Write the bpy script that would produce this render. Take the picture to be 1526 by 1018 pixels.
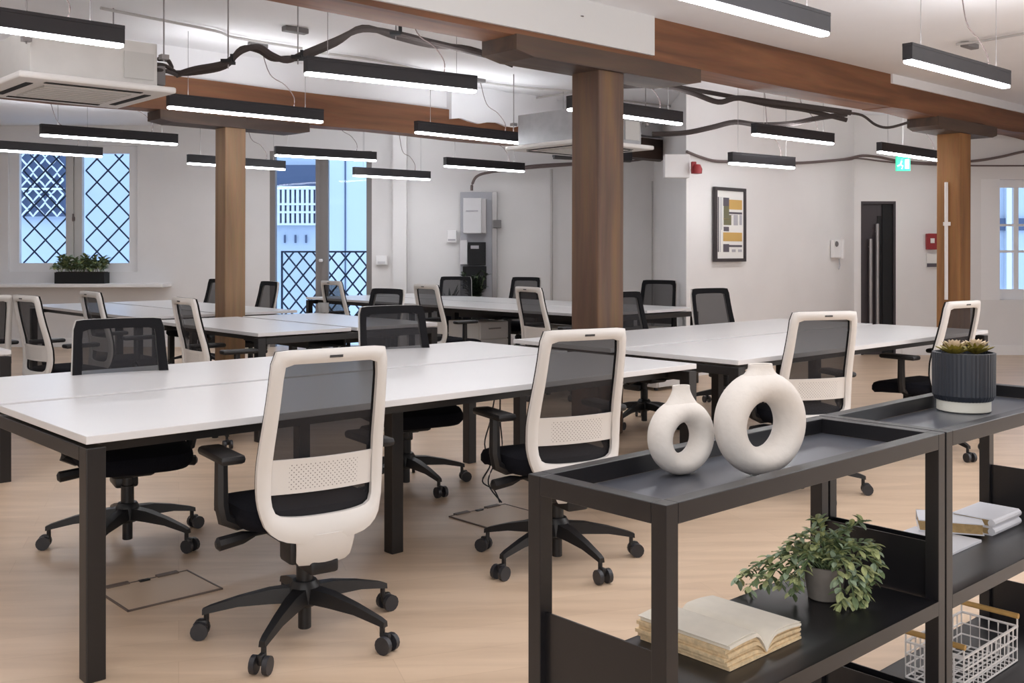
import bpy, bmesh, math, random
from math import sin, cos, pi, radians
from mathutils import Vector, Matrix
random.seed(7)
SC = bpy.context.scene
for o in list(bpy.data.objects): bpy.data.objects.remove(o)

# ------------------------------------------------------------------ camera, world, lights, exposure
F, HOR, CX, CAMZ = 1529.0, 375.0, 763.0, 1.30
cam = bpy.data.cameras.new('camera'); camo = bpy.data.objects.new('camera', cam)
SC.collection.objects.link(camo); SC.camera = camo
camo.location = (0, 0, CAMZ); camo.rotation_euler = (pi/2, 0, 0)
cam.sensor_width = 36; cam.lens = 36*F/1526; cam.shift_y = (HOR-509)/1526
cam.clip_start = 0.05; cam.clip_end = 200

W = bpy.data.worlds.new('world'); SC.world = W; W.use_nodes = True
bg = W.node_tree.nodes['Background']
bg.inputs[0].default_value = (0.62, 0.80, 1.0, 1); bg.inputs[1].default_value = 1.9
SC.view_settings.view_transform = 'Standard'; SC.view_settings.look = 'None'
SC.view_settings.gamma = 1; SC.view_settings.use_curve_mapping = False
SC.view_settings.exposure = 0.15
LED_DOWN, LED_UP = 22.0, 26.0
def area(name, loc, rot, sx, sy, e, col=(1, 1, 1)):
    l = bpy.data.lights.new(name, 'AREA'); l.shape = 'RECTANGLE'; l.size = sx; l.size_y = sy; l.energy = e; l.color = col
    o = bpy.data.objects.new(name, l); o.location = loc; o.rotation_euler = rot; SC.collection.objects.link(o)
# added soft fill in front of the solid rear wall, out of view
area('soft_fill', (0.5, -3.2, 1.6), (radians(88), 0, 0), 6.0, 2.2, 100, (0.94, 0.97, 1.0))
# added downward fill panels, standing in for unseen ceiling lamps
area('overhead_fill', (0.6, 0.4, 2.55), (0, 0, radians(42)), 4.5, 2.2, 25, (0.945, 0.97, 1.0))
area('overhead_fill', (-4.6, 2.2, 2.55), (0, 0, radians(42)), 3.0, 2.0, 30, (0.945, 0.97, 1.0))
area('overhead_fill_right', (4.6, 4.2, 2.55), (0, 0, radians(42)), 3.0, 1.6, 30, (0.945, 0.97, 1.0))
area('ceiling_bounce_fill', (0.4, 2.8, 2.35), (pi, 0, radians(42)), 4.5, 2.5, 75, (0.91, 0.955, 1.0))  # added upward panels, out of view, bouncing soft fill off the ceiling
area('ceiling_bounce_fill', (4.4, 5.0, 2.35), (pi, 0, radians(42)), 3.5, 1.6, 60, (0.91, 0.955, 1.0))
area('ceiling_bounce_fill', (-4.6, 4.0, 2.35), (pi, 0, radians(42)), 3.5, 2.0, 65, (0.91, 0.955, 1.0))
area('soft_fill', (7.2, 5.0, 1.7), (radians(90), 0, radians(90)), 4.0, 1.6, 60, (0.93, 0.96, 1.0))  # added side fill along the solid right wall

# ------------------------------------------------------------------ materials
def srgb(r, g, b):
    f = lambda c: (c/255/12.92) if c/255 <= .04045 else ((c/255+.055)/1.055)**2.4
    return (f(r), f(g), f(b), 1)
def mat(name, col, rough=.6, metal=0, noise=0, scale=20, bump=0, spec=.5, emit=0):
    m = bpy.data.materials.new(name); m.use_nodes = True; nt = m.node_tree
    p = nt.nodes['Principled BSDF']
    p.inputs['Base Color'].default_value = col; p.inputs['Roughness'].default_value = rough
    p.inputs['Metallic'].default_value = metal; p.inputs['Specular IOR Level'].default_value = spec
    if emit:
        p.inputs['Emission Color'].default_value = col; p.inputs['Emission Strength'].default_value = emit
    if noise or bump:
        tc = nt.nodes.new('ShaderNodeTexCoord'); n = nt.nodes.new('ShaderNodeTexNoise')
        n.inputs['Scale'].default_value = scale; n.inputs['Detail'].default_value = 4
        nt.links.new(tc.outputs['Object'], n.inputs['Vector'])
        if noise:
            r = nt.nodes.new('ShaderNodeValToRGB')
            r.color_ramp.elements[0].position = .3; r.color_ramp.elements[1].position = .7
            r.color_ramp.elements[0].color = tuple(c*(1-noise) for c in col[:3])+(1,)
            r.color_ramp.elements[1].color = tuple(min(1, c*(1+noise)) for c in col[:3])+(1,)
            nt.links.new(n.outputs['Fac'], r.inputs['Fac']); nt.links.new(r.outputs['Color'], p.inputs['Base Color'])
        if bump:
            b = nt.nodes.new('ShaderNodeBump'); b.inputs['Strength'].default_value = bump; b.inputs['Distance'].default_value = .003
            nt.links.new(n.outputs['Fac'], b.inputs['Height']); nt.links.new(b.outputs['Normal'], p.inputs['Normal'])
    return m
def wood_mat(name, c1, c2, c3, axis, rough=.6, sc=3.0):
    m = bpy.data.materials.new(name); m.use_nodes = True; nt = m.node_tree; L = nt.links.new
    p = nt.nodes['Principled BSDF']; p.inputs['Roughness'].default_value = rough
    tc = nt.nodes.new('ShaderNodeTexCoord'); mp = nt.nodes.new('ShaderNodeMapping')
    s = [sc*4]*3; s[axis] = sc*.35; mp.inputs['Scale'].default_value = s
    L(tc.outputs['Object'], mp.inputs['Vector'])
    n = nt.nodes.new('ShaderNodeTexNoise'); n.inputs['Scale'].default_value = 1.3; n.inputs['Detail'].default_value = 7; n.inputs['Distortion'].default_value = .6
    L(mp.outputs['Vector'], n.inputs['Vector'])
    r = nt.nodes.new('ShaderNodeValToRGB'); e = r.color_ramp.elements
    e[0].position = .3; e[0].color = c1; e[1].position = .72; e[1].color = c3
    k = e.new(.5); k.color = c2
    L(n.outputs['Fac'], r.inputs['Fac'])
    n2 = nt.nodes.new('ShaderNodeTexNoise'); n2.inputs['Scale'].default_value = 9; n2.inputs['Detail'].default_value = 3
    L(mp.outputs['Vector'], n2.inputs['Vector'])
    mx = nt.nodes.new('ShaderNodeMix'); mx.data_type = 'RGBA'; mx.blend_type = 'MULTIPLY'; mx.inputs[0].default_value = .25
    L(r.outputs['Color'], mx.inputs[6]); L(n2.outputs['Color'], mx.inputs[7]); L(mx.outputs[2], p.inputs['Base Color'])
    b = nt.nodes.new('ShaderNodeBump'); b.inputs['Strength'].default_value = .35; b.inputs['Distance'].default_value = .006
    L(n.outputs['Fac'], b.inputs['Height']); L(b.outputs['Normal'], p.inputs['Normal'])
    return m
M = {}
M['wall'] = mat('wall_paint', srgb(232, 229, 228), .85, noise=.02, scale=2, bump=.15)
M['ceiling'] = mat('ceiling_paint', srgb(236, 235, 237), .9, noise=.02, scale=1.5, bump=.2)
M['white_trim'] = mat('white_gloss_paint', srgb(240, 238, 238), .4)
M['desk'] = mat('white_laminate', srgb(218, 216, 216), .28, noise=.01, scale=3, spec=.45)
M['desk_edge'] = mat('white_edging', srgb(206, 203, 200), .45)
M['steel'] = mat('black_powder_coat', srgb(27, 24, 24), .42, noise=.05, scale=60)
M['shelf_steel'] = mat('black_shelf_coat', srgb(24, 23, 26), .34, noise=.05, scale=60)
M['tray'] = mat('dark_grey_tray_coat', srgb(84, 86, 94), .28, metal=.35, noise=.05, scale=8)
M['plastic'] = mat('black_plastic', srgb(22, 21, 23), .45)
M['fabric'] = mat('black_fabric', srgb(20, 20, 26), .95, noise=.2, scale=200, spec=.15)
M['shell'] = mat('white_chair_plastic', srgb(216, 211, 206), .42, noise=.01, scale=5)
M['bezel'] = mat('black_chair_rim', srgb(20, 19, 22), .85, spec=.25)
M['plate'] = mat('dark_grey_badge', srgb(60, 58, 58), .5)
M['caster'] = mat('grey_caster_rubber', srgb(42, 42, 46), .4)
M['lamp_body'] = mat('black_lamp_coat', srgb(33, 30, 34), .5)
M['led'] = mat('led_diffuser', (.95, .97, 1, 1), .5, emit=LED_DOWN)
M['led_up'] = mat('led_uplight', (.94, .965, 1, 1), .5, emit=LED_UP)
M['dark_led'] = mat('unlit_lamp_cover', srgb(60, 55, 55), .5)
M['metal'] = mat('galvanised_metal', srgb(168, 168, 170), .45, metal=.5, noise=.08, scale=12)
M['ac_white'] = mat('white_ac_plastic', srgb(226, 223, 220), .5)
M['ac_grille'] = mat('grey_ac_grille', srgb(196, 194, 190), .7)
M['ac_case'] = mat('pale_ac_casing', srgb(206, 203, 199), .5, noise=.04, scale=6)
M['black'] = mat('matt_black', srgb(22, 22, 24), .8)
M['pipe'] = mat('black_foam_insulation', srgb(62, 54, 52), .85, bump=.3, scale=30)
M['conduit'] = mat('painted_conduit', srgb(190, 186, 184), .6)
M['grey_box'] = mat('grey_junction_box', srgb(120, 116, 116), .6)
M['cable_grey'] = mat('grey_brown_cable', srgb(108, 94, 92), .7)
M['vase'] = mat('white_matt_ceramic', srgb(216, 209, 202), .8, noise=.02, scale=60, bump=.4)
M['planter'] = mat('charcoal_ribbed_ceramic', srgb(42, 46, 54), .5)
M['cream'] = mat('cream_ceramic', srgb(226, 224, 212), .5)
M['soil'] = mat('dark_soil', srgb(50, 38, 28), .95, noise=.4, scale=80)
M['leaf'] = mat('sage_green_leaf', srgb(168, 176, 124), .55, noise=.4, scale=45)
M['leaf_lo'] = mat('dark_green_leaf', srgb(104, 122, 84), .6, noise=.35, scale=30)
M['leaf_deep'] = mat('deep_green_leaf', srgb(54, 66, 50), .6, noise=.3, scale=30)
M['leaf_blue'] = mat('blue_green_leaf', srgb(152, 170, 142), .6, noise=.4, scale=18)
M['succulent'] = mat('olive_yellow_succulent', srgb(136, 124, 50), .5, noise=.3, scale=40)
M['succulent_tip'] = mat('pale_pink_succulent', srgb(206, 186, 160), .5, noise=.15, scale=40)
M['concrete'] = mat('grey_concrete_pot', srgb(120, 114, 108), .85, noise=.1, scale=30, bump=.3)
M['paper'] = mat('ivory_paper', srgb(234, 226, 212), .8, noise=.03, scale=30)
M['page_edge'] = mat('tan_page_edges', srgb(226, 200, 160), .85, noise=.15, scale=90)
M['page_edge_dark'] = mat('brown_page_edges', srgb(170, 142, 98), .85, noise=.15, scale=90)
M['cover'] = mat('white_book_cover', srgb(224, 224, 230), .45)
M['wire'] = mat('white_wire_coat', srgb(230, 226, 224), .45)
M['oak_rod'] = mat('light_wood_rod', srgb(190, 150, 88), .6, noise=.1, scale=30)
M['frame_grey'] = mat('grey_brown_frame', srgb(128, 122, 120), .5)
M['bar'] = mat('blue_black_iron', srgb(42, 58, 84), .6)
M['ext_wall'] = mat('pale_exterior_render', srgb(196, 208, 226), .9, noise=.03, scale=2)
M['ext_panel'] = mat('pale_exterior_panel', srgb(214, 226, 240), .9)
M['ext_dark'] = mat('slate_exterior_dark', srgb(84, 96, 124), .8)
M['ext_white'] = mat('exterior_white_slats', srgb(235, 240, 248), .7)
M['door'] = mat('dark_brown_door', srgb(54, 46, 50), .45)
M['chrome'] = mat('brushed_steel', srgb(150, 146, 146), .35, metal=.6)
M['pict_frame'] = mat('black_picture_frame', srgb(58, 52, 54), .5)
M['pict_paper'] = mat('print_paper', srgb(236, 234, 230), .6)
M['mustard'] = mat('print_mustard', srgb(202, 164, 96), .7)
M['olive'] = mat('print_olive', srgb(112, 110, 84), .7)
M['ink'] = mat('print_dark_grey', srgb(94, 88, 96), .7)
M['ink_light'] = mat('print_light_grey', srgb(180, 178, 184), .7)
M['red'] = mat('fire_red', srgb(150, 40, 44), .5)
M['exit_green'] = mat('exit_green', srgb(60, 205, 160), .5, emit=.7)
M['exit_white'] = mat('exit_white', srgb(235, 255, 248), .5, emit=1.2)
M['panel_grey'] = mat('grey_backboard', srgb(178, 178, 184), .7)
M['panel_box'] = mat('light_grey_enclosure', srgb(214, 212, 214), .6)
M['navy'] = mat('dark_navy_fabric', srgb(44, 48, 72), .8)
M['cup'] = mat('grey_tin', srgb(150, 148, 146), .5)
M['floorbox'] = mat('floor_box_lid', srgb(196, 172, 148), .4)
M['dark_line'] = mat('floor_box_trim', srgb(100, 86, 78), .5)
M['beam_white'] = mat('white_boxing', srgb(218, 217, 216), .8)
M['timber_post_a'] = wood_mat('old_timber_brown', srgb(84, 62, 50), srgb(104, 78, 62), srgb(128, 96, 62), 2, sc=1.6)
M['timber_post_b'] = wood_mat('old_timber_pale', srgb(132, 102, 76), srgb(150, 118, 88), srgb(166, 132, 98), 2, sc=1.6)
M['timber_post_c'] = wood_mat('old_timber_orange', srgb(134, 92, 54), srgb(160, 112, 66), srgb(176, 126, 76), 2, sc=1.6)
M['timber_beam'] = wood_mat('old_timber_beam', srgb(100, 62, 38), srgb(126, 80, 50), srgb(144, 96, 62), 0, sc=1.6)
M['timber_cap'] = wood_mat('old_timber_dark', srgb(60, 46, 40), srgb(78, 60, 50), srgb(98, 76, 60), 0, sc=1.6)

def mesh_mat():      # open-weave chair mesh: dark yarn with see-through gaps
    m = bpy.data.materials.new('black_open_mesh'); m.use_nodes = True; nt = m.node_tree; L = nt.links.new
    p = nt.nodes['Principled BSDF']; p.inputs['Base Color'].default_value = srgb(22, 20, 25); p.inputs['Roughness'].default_value = .75
    t = nt.nodes.new('ShaderNodeBsdfTransparent'); mx = nt.nodes.new('ShaderNodeMixShader'); mx.inputs[0].default_value = .82
    L(t.outputs[0], mx.inputs[1]); L(p.outputs[0], mx.inputs[2]); L(mx.outputs[0], nt.nodes['Material Output'].inputs['Surface'])
    return m
M['mesh'] = mesh_mat()
def perf_mat():      # white plastic with rows of small punched holes
    m = mat('perforated_white_plastic', srgb(228, 222, 215), .45); nt = m.node_tree; L = nt.links.new
    tc = nt.nodes.new('ShaderNodeTexCoord'); sp = nt.nodes.new('ShaderNodeSeparateXYZ'); L(tc.outputs['Object'], sp.inputs[0])
    def mth(op, a, b=None):
        n = nt.nodes.new('ShaderNodeMath'); n.operation = op
        for i, q in enumerate((a, b)):
            if q is None: continue
            if isinstance(q, (int, float)): n.inputs[i].default_value = q
            else: L(q, n.inputs[i])
        return n.outputs[0]
    x, z = sp.outputs[0], sp.outputs[2]
    s = mth('SINE', mth('MULTIPLY', mth('ADD', x, z), 2*pi/.0155)); t = mth('SINE', mth('MULTIPLY', mth('SUBTRACT', x, z), 2*pi/.0155))
    hole = mth('MULTIPLY', mth('GREATER_THAN', mth('MULTIPLY', s, t), .45), mth('GREATER_THAN', s, 0))
    hole = mth('MULTIPLY', hole, mth('LESS_THAN', mth('ABSOLUTE', x), .12))
    zz = mth('LESS_THAN', mth('ABSOLUTE', mth('SUBTRACT', z, .575)), .042); hole = mth('MULTIPLY', hole, zz)
    mx = nt.nodes.new('ShaderNodeMix'); mx.data_type = 'RGBA'; L(hole, mx.inputs[0])
    mx.inputs[6].default_value = srgb(216, 211, 206); mx.inputs[7].default_value = srgb(120, 112, 110)
    L(mx.outputs[2], nt.nodes['Principled BSDF'].inputs['Base Color'])
    return m
M['perf'] = perf_mat()
def floor_mat():
    m = bpy.data.materials.new('oak_plank_floor'); m.use_nodes = True; nt = m.node_tree; L = nt.links.new
    p = nt.nodes['Principled BSDF']; p.inputs['Roughness'].default_value = .36; p.inputs['Specular IOR Level'].default_value = .55
    tc = nt.nodes.new('ShaderNodeTexCoord'); mp = nt.nodes.new('ShaderNodeMapping'); mp.inputs['Rotation'].default_value = (0, 0, radians(-18))
    L(tc.outputs['Object'], mp.inputs['Vector'])
    br = nt.nodes.new('ShaderNodeTexBrick'); br.inputs['Scale'].default_value = 1; br.inputs['Brick Width'].default_value = 1.3
    br.inputs['Row Height'].default_value = .19; br.inputs['Mortar Size'].default_value = .0012; br.inputs['Mortar Smooth'].default_value = .3
    br.inputs['Color1'].default_value = srgb(208, 182, 156); br.inputs['Color2'].default_value = srgb(216, 190, 164)
    br.inputs['Mortar'].default_value = srgb(197, 170, 142)
    L(mp.outputs['Vector'], br.inputs['Vector'])
    m2 = nt.nodes.new('ShaderNodeMapping'); m2.inputs['Scale'].default_value = (.6, 5, 1); m2.inputs['Rotation'].default_value = (0, 0, radians(-18))
    L(tc.outputs['Object'], m2.inputs['Vector'])
    n = nt.nodes.new('ShaderNodeTexNoise'); n.inputs['Scale'].default_value = 2.2; n.inputs['Detail'].default_value = 6; n.inputs['Distortion'].default_value = .4
    L(m2.outputs['Vector'], n.inputs['Vector'])
    r = nt.nodes.new('ShaderNodeValToRGB'); e = r.color_ramp.elements
    e[0].position = .32; e[0].color = (.80, .77, .74, 1); e[1].position = .62; e[1].color = (1.0, 1.0, 1.0, 1)
    L(n.outputs['Fac'], r.inputs['Fac'])
    mx = nt.nodes.new('ShaderNodeMix'); mx.data_type = 'RGBA'; mx.blend_type = 'MULTIPLY'; mx.inputs[0].default_value = .8
    L(br.outputs['Color'], mx.inputs[6]); L(r.outputs['Color'], mx.inputs[7]); L(mx.outputs[2], p.inputs['Base Color'])
    return m
M['floor'] = floor_mat()
def glass_mat():
    m = bpy.data.materials.new('window_glass'); m.use_nodes = True; nt = m.node_tree; L = nt.links.new
    g = nt.nodes.new('ShaderNodeBsdfGlossy'); g.inputs['Roughness'].default_value = .02
    t = nt.nodes.new('ShaderNodeBsdfTransparent'); t.inputs[0].default_value = (.93, .96, 1, 1)
    mx = nt.nodes.new('ShaderNodeMixShader'); mx.inputs[0].default_value = .01
    L(t.outputs[0], mx.inputs[1]); L(g.outputs[0], mx.inputs[2]); L(mx.outputs[0], nt.nodes['Material Output'].inputs['Surface'])
    return m
M['glass'] = glass_mat()

# ------------------------------------------------------------------ geometry helpers
class MB:
    def __init__(s): s.bm = bmesh.new()
    def box(s, c, d, rz=0, bev=0):
        r = bmesh.ops.create_cube(s.bm, size=1); vs = r['verts']
        mt = Matrix.Translation(c) @ Matrix.Rotation(rz, 4, 'Z') @ Matrix.Diagonal((d[0], d[1], d[2], 1))
        bmesh.ops.transform(s.bm, matrix=mt, verts=vs)
        if bev:
            es = list({e for v in vs for e in v.link_edges})
            bmesh.ops.bevel(s.bm, geom=es, offset=bev, segments=2, affect='EDGES', profile=.5)
        return s
    def span(s, a, b, bev=0):
        return s.box([(a[i]+b[i])/2 for i in range(3)], [abs(b[i]-a[i]) for i in range(3)], 0, bev)
    def tube(s, pts, r, n=8, cap=True):
        pts = [Vector(p) for p in pts]; rs = r if isinstance(r, (list, tuple)) else [r]*len(pts)
        rings = []; up = Vector((0, 0, 1))
        for i, p in enumerate(pts):
            t = (pts[min(i+1, len(pts)-1)]-pts[max(i-1, 0)]).normalized()
            a = up if abs(t.z) < .95 else Vector((1, 0, 0))
            x = t.cross(a).normalized(); y = x.cross(t).normalized()
            rings.append([s.bm.verts.new(p+(x*cos(2*pi*k/n)+y*sin(2*pi*k/n))*rs[i]) for k in range(n)])
        for a, b in zip(rings, rings[1:]):
            for k in range(n): s.bm.faces.new((a[k], a[(k+1) % n], b[(k+1) % n], b[k]))
        if cap:
            s.bm.faces.new(rings[0][::-1]); s.bm.faces.new(rings[-1])
        return s
    def lathe(s, prof, c=(0, 0, 0), n=24, sx=1, sy=1):
        rings = []
        for r, z in prof:
            rings.append([s.bm.verts.new((c[0]+r*cos(2*pi*k/n)*sx, c[1]+r*sin(2*pi*k/n)*sy, c[2]+z)) for k in range(n)])
        for a, b in zip(rings, rings[1:]):
            for k in range(n): s.bm.faces.new((a[k], a[(k+1) % n], b[(k+1) % n], b[k]))
        s.bm.faces.new(rings[0][::-1]); s.bm.faces.new(rings[-1])
        return s
    def prism(s, poly, fn0, fn1):     # poly of 2-D points, fn maps to 3-D for both ends
        a = [s.bm.verts.new(fn0(*p)) for p in poly]; b = [s.bm.verts.new(fn1(*p)) for p in poly]
        n = len(poly)
        for k in range(n): s.bm.faces.new((a[k], a[(k+1) % n], b[(k+1) % n], b[k]))
        s.bm.faces.new(a[::-1]); s.bm.faces.new(b)
        return s
    def quads(s, grid):
        v = [[s.bm.verts.new(p) for p in row] for row in grid]
        for a, b in zip(v, v[1:]):
            for k in range(len(a)-1): s.bm.faces.new((a[k], a[k+1], b[k+1], b[k]))
        return s
    def thick(s, t):
        bmesh.ops.recalc_face_normals(s.bm, faces=s.bm.faces[:])
        bmesh.ops.solidify(s.bm, geom=s.bm.faces[:], thickness=t)
        return s
    def build(s, name, m, parent=None, smooth=False, loc=None, rz=0, recalc=True):
        if recalc: bmesh.ops.recalc_face_normals(s.bm, faces=s.bm.faces[:])
        me = bpy.data.meshes.new(name); s.bm.to_mesh(me); s.bm.free()
        me.materials.append(m)
        if smooth:
            for p in me.polygons: p.use_smooth = True
            me.set_sharp_from_angle(angle=radians(40))
        o = bpy.data.objects.new(name, me); SC.collection.objects.link(o)
        if parent: o.parent = parent
        if loc is not None: o.location = loc
        o.rotation_euler.z = rz
        return o
def tag(o, label=None, cat=None, group=None, kind=None):
    if label: o['label'] = label
    if cat: o['category'] = cat
    if group: o['group'] = group
    if kind: o['kind'] = kind
    return o
def empty(name, loc=(0, 0, 0), rz=0, label=None, cat=None, group=None, kind=None):
    o = bpy.data.objects.new(name, None); SC.collection.objects.link(o); o.empty_display_size = .1
    o.location = loc; o.rotation_euler.z = rz
    return tag(o, label, cat, group, kind)
def copy_tree(o, parent=None):
    c = o.copy(); SC.collection.objects.link(c); c.parent = parent
    for ch in list(o.children): copy_tree(ch, c)
    return c
def dup(o, parent, loc=None, rz=None):
    c = o.copy(); SC.collection.objects.link(c); c.parent = parent
    if loc is not None: c.location = loc
    if rz is not None: c.rotation_euler.z = rz
    return c
def struct(name, mb, m, parent=None, label=None, smooth=False):
    return tag(mb.build(name, m, parent, smooth), label, kind=None if parent else 'structure')
def P(px, py, z):                  # point of the photograph on the level plane z
    Y = F*(CAMZ-z)/(py-HOR); return Vector(((px-CX)*Y/F, Y, z))
def PY(px, py, Y): return Vector(((px-CX)*Y/F, Y, CAMZ-(py-HOR)*Y/F))
TH = math.atan2(.675, .738)        # the desks' long axis
U = Vector((cos(TH), sin(TH), 0)); V = Vector((-sin(TH), cos(TH), 0))
C0 = Vector((-1.277, 3.077, 0))
def R(a, b, z=0): return C0+U*a+V*b+Vector((0, 0, z))
def smooth_path(pts, n=5):
    pts = [Vector(p) for p in pts]; out = []
    for i in range(len(pts)-1):
        p0, p1, p2, p3 = pts[max(i-1, 0)], pts[i], pts[i+1], pts[min(i+2, len(pts)-1)]
        for k in range(n):
            t = k/n
            out.append(.5*((2*p1)+(p2-p0)*t+(2*p0-5*p1+4*p2-p3)*t*t+(3*p1-p0-3*p2+p3)*t**3))
    return out+[pts[-1]]

# ------------------------------------------------------------------ the room
CEIL = 3.02; XL, XR, YB, YW, YD = -8.6, 7.6, -3.6, 14.0, 12.9
struct('floor', MB().span((XL, YB, -.1), (XR, YW+.3, 0)), M['floor'], label='light oak plank floor')
struct('ceiling', MB().span((XL, YB, CEIL), (XR, YW+.4, CEIL+.1)), M['ceiling'], label='white plastered ceiling')
def wall_with_holes(x0, x1, y0, y1, z0, z1, holes):
    mb = MB(); xs = x0
    for (a, b, c, d) in sorted(holes):
        mb.span((xs, y0, z0), (a, y1, z1))
        if c > z0: mb.span((a, y0, z0), (b, y1, c))
        mb.span((a, y0, d), (b, y1, z1)); xs = b
    mb.span((xs, y0, z0), (x1, y1, z1)); return mb
w1 = (PY(12, 0, YW).x, PY(205, 0, YW).x, 1.3-30*YW/F, 1.3+158*YW/F)       # left window opening
d1 = (PY(402, 0, YW).x, PY(554, 0, YW).x, 0.0, 1.3+150*YW/F)              # glazed doors
struct('wall_back', wall_with_holes(XL, 2.1, YW, YW+.3, 0, CEIL, [w1, d1]), M['wall'], label='white back wall with leaded window and glazed doors')
cor = Vector((1.80, 10.60)); cor2 = Vector((4.30, 12.90))
d2 = (PY(1283, 0, YD).x, PY(1335, 0, YD).x, 0.0, 1.3+75*YD/F)
w2 = (PY(1462, 0, YD).x, 7.3, 1.3-72*YD/F, 1.3+108*YD/F)
struct('wall_right_back', wall_with_holes(4.20, XR, YD, YD+.3, 0, CEIL, [d2, w2]), M['wall'], label='white wall with dark door and small window')
struct('wall_picture', MB().prism([(cor.x, cor.y), (cor2.x, cor2.y), (4.2, 13.2), (2.3, 13.3), (2.1, 14.3), (1.95, 14.3)], lambda x, y: (x, y, 0), lambda x, y: (x, y, CEIL)), M['wall'], label='white wall where the framed print hangs')
struct('wall_left', MB().span((XL-.2, YB, 0), (XL, YW+.3, CEIL)), M['wall'])
struct('wall_right', MB().span((XR, YB, 0), (XR+.2, YD+.3, CEIL)), M['wall'])
struct('wall_rear', MB().span((XL, YB-.2, 0), (XR, YB, CEIL)), M['wall'])
struct('baseboard_right', MB().span((4.9, YD-.02, 0), (XR, YD, .12)), M['white_trim'], label='white skirting under the small window')
struct('baseboard_back', MB().span((XL, YW-.02, 0), (d1[0]-.1, YW, .12)).span((d1[1]+.1, YW-.02, 0), (1.9, YW, .12)), M['white_trim'])
# shallow pier and panel lines of the back wall
struct('trim_pier', MB().span((PY(586, 0, 13.9).x, 13.86, 0), (PY(606, 0, 13.9).x, YW, CEIL)), M['wall'], label='shallow white pier right of the glazed doors')

# leaded window
def window(name, op, y, frame_m, mull, lead):
    e = empty(name, ((op[0]+op[1])/2, y, op[2]), 0, kind='structure')
    ox, oy, oz = e.location; w = (op[1]-op[0])/2; h = op[3]-op[2]; fw = .13
    MB().span((-w+fw, -.03, 0), (w-fw, .03, fw*.9)).span((-w+fw, -.03, h-fw*.8), (w-fw, .03, h)).span((-w, -.032, 0), (-w+fw, .032, h)).span((w-fw, -.032, 0), (w, .032, h)).build('window_frame', frame_m, e)
    MB().span((-.11, -.045, fw*.9), (-.01, .03, h-fw*.8)).span((.01, -.045, fw*.9), (.11, .03, h-fw*.8)).span((-.02, -.02, fw*.9), (.02, .02, h-fw*.8)).build('sash_stile', M['desk_edge'], e)
    MB().tube([(0, -.07, h*.46), (0, -.07, h*.40)], .012).box((0, -.055, h*.42), (.03, .03, .05)).build('latch', M['cable_grey'], e)
    for a, b in ((-w+fw, -.11), (.11, w-fw)):
        pane = MB().span((a, -.006, fw*.9), (b, 0, h-fw*.8)).build('pane', M['glass'], e)
        cx0, cx1, z0, z1 = a, b, fw*.9, h-fw*.8
        lattice(e, cx0, cx1, z0, z1, .09, .305, .32, .012)
    return e
def clip_line(x0, z0, dx, dz, a, b, c, d):
    t0, t1 = -99, 99
    for p, q, lo, hi in ((x0, dx, a, b), (z0, dz, c, d)):
        ta, tb = (lo-p)/q, (hi-p)/q
        if ta > tb: ta, tb = tb, ta
        t0, t1 = max(t0, ta), min(t1, tb)
    return (t0, t1) if t1-t0 > .03 else None
def lattice(par, x0, x1, z0, z1, y, sx, sz, r, name='lattice_bar'):
    for sg in (1, -1):
        k = -30
        while k < 30:
            px = x0+k*sx; t = clip_line(px, z0, sx, sg*sz, x0, x1, z0, z1)
            if t:
                p = (px+t[0]*sx, y+(.006*sg), z0+t[0]*sg*sz); q = (px+t[1]*sx, y+(.006*sg), z0+t[1]*sg*sz)
                MB().tube([p, q], r, 5).build(name, M['bar'], par)
            k += 1
win = window('window_1', w1, YW+.08, M['white_trim'], True, True)
tag(win, 'white window with diamond iron lattice, planter on its sill')
struct('trim_window_sill', MB().box(((PY(-30, 0, 13.75).x+PY(247, 0, 13.75).x)/2, 13.83, 1.3-47*13.75/F-.03), (PY(247, 0, 13.75).x-PY(-30, 0, 13.75).x, .42, .05), 0, .01), M['white_trim'], label='deep white window sill under the lattice window')
SILLZ = 1.3-47*13.75/F-.005

# glazed double doors
de = empty('door_1', ((d1[0]+d1[1])/2, YW+.06, 0), 0, 'grey framed glazed double doors with iron lattice rail outside', kind='structure')
w = (d1[1]-d1[0])/2; h = d1[3]; s = YW/F
MB().span((-w, -.06, 0), (-w+8*s, .05, h)).span((w-8*s, -.06, 0), (w, .05, h)).span((-w+8*s, -.058, h-.07), (w-8*s, .048, h)).build('door_frame', M['frame_grey'], de)
mx = (479-478)*s
MB().span((mx-9*s, -.05, 0), (mx-.001, .04, h-.07)).build('door_leaf', M['frame_grey'], de)
MB().span((mx, -.07, 0), (mx+10*s, .03, h-.07)).build('door_leaf', M['frame_grey'], de)
MB().lathe([(.02, 0), (.028, .01), (.028, .03), (.02, .04)], (mx, -.1, 1.16), 12).build('knob', M['white_trim'], de, True)
MB().span((-w+8*s, 0, 0), (mx-9*s, .006, h-.07)).build('pane', M['glass'], de)
MB().span((mx+10*s, 0, 0), (w-8*s, .006, h-.07)).build('pane', M['glass'], de)
rail = empty('juliet_railing', (de.location.x, YW+.5, 0), 0, 'dark iron lattice railing outside the glazed doors', 'railing')
rx0, rx1 = -w+6*s, w-8*s
MB().span((rx0, -.01, 1.285), (rx1, .01, 1.31)).build('top_rail', M['bar'], rail)
MB().span((rx0, -.01, .1), (rx1, .01, .125)).build('bottom_rail', M['bar'], rail)
for x in (rx0, mx, rx1): MB().box((x, 0, .655), (.025, .025, 1.31)).build('post', M['bar'], rail)
lattice(rail, rx0, rx1, .11, 1.3, 0, .20, .245, .0125)

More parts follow.
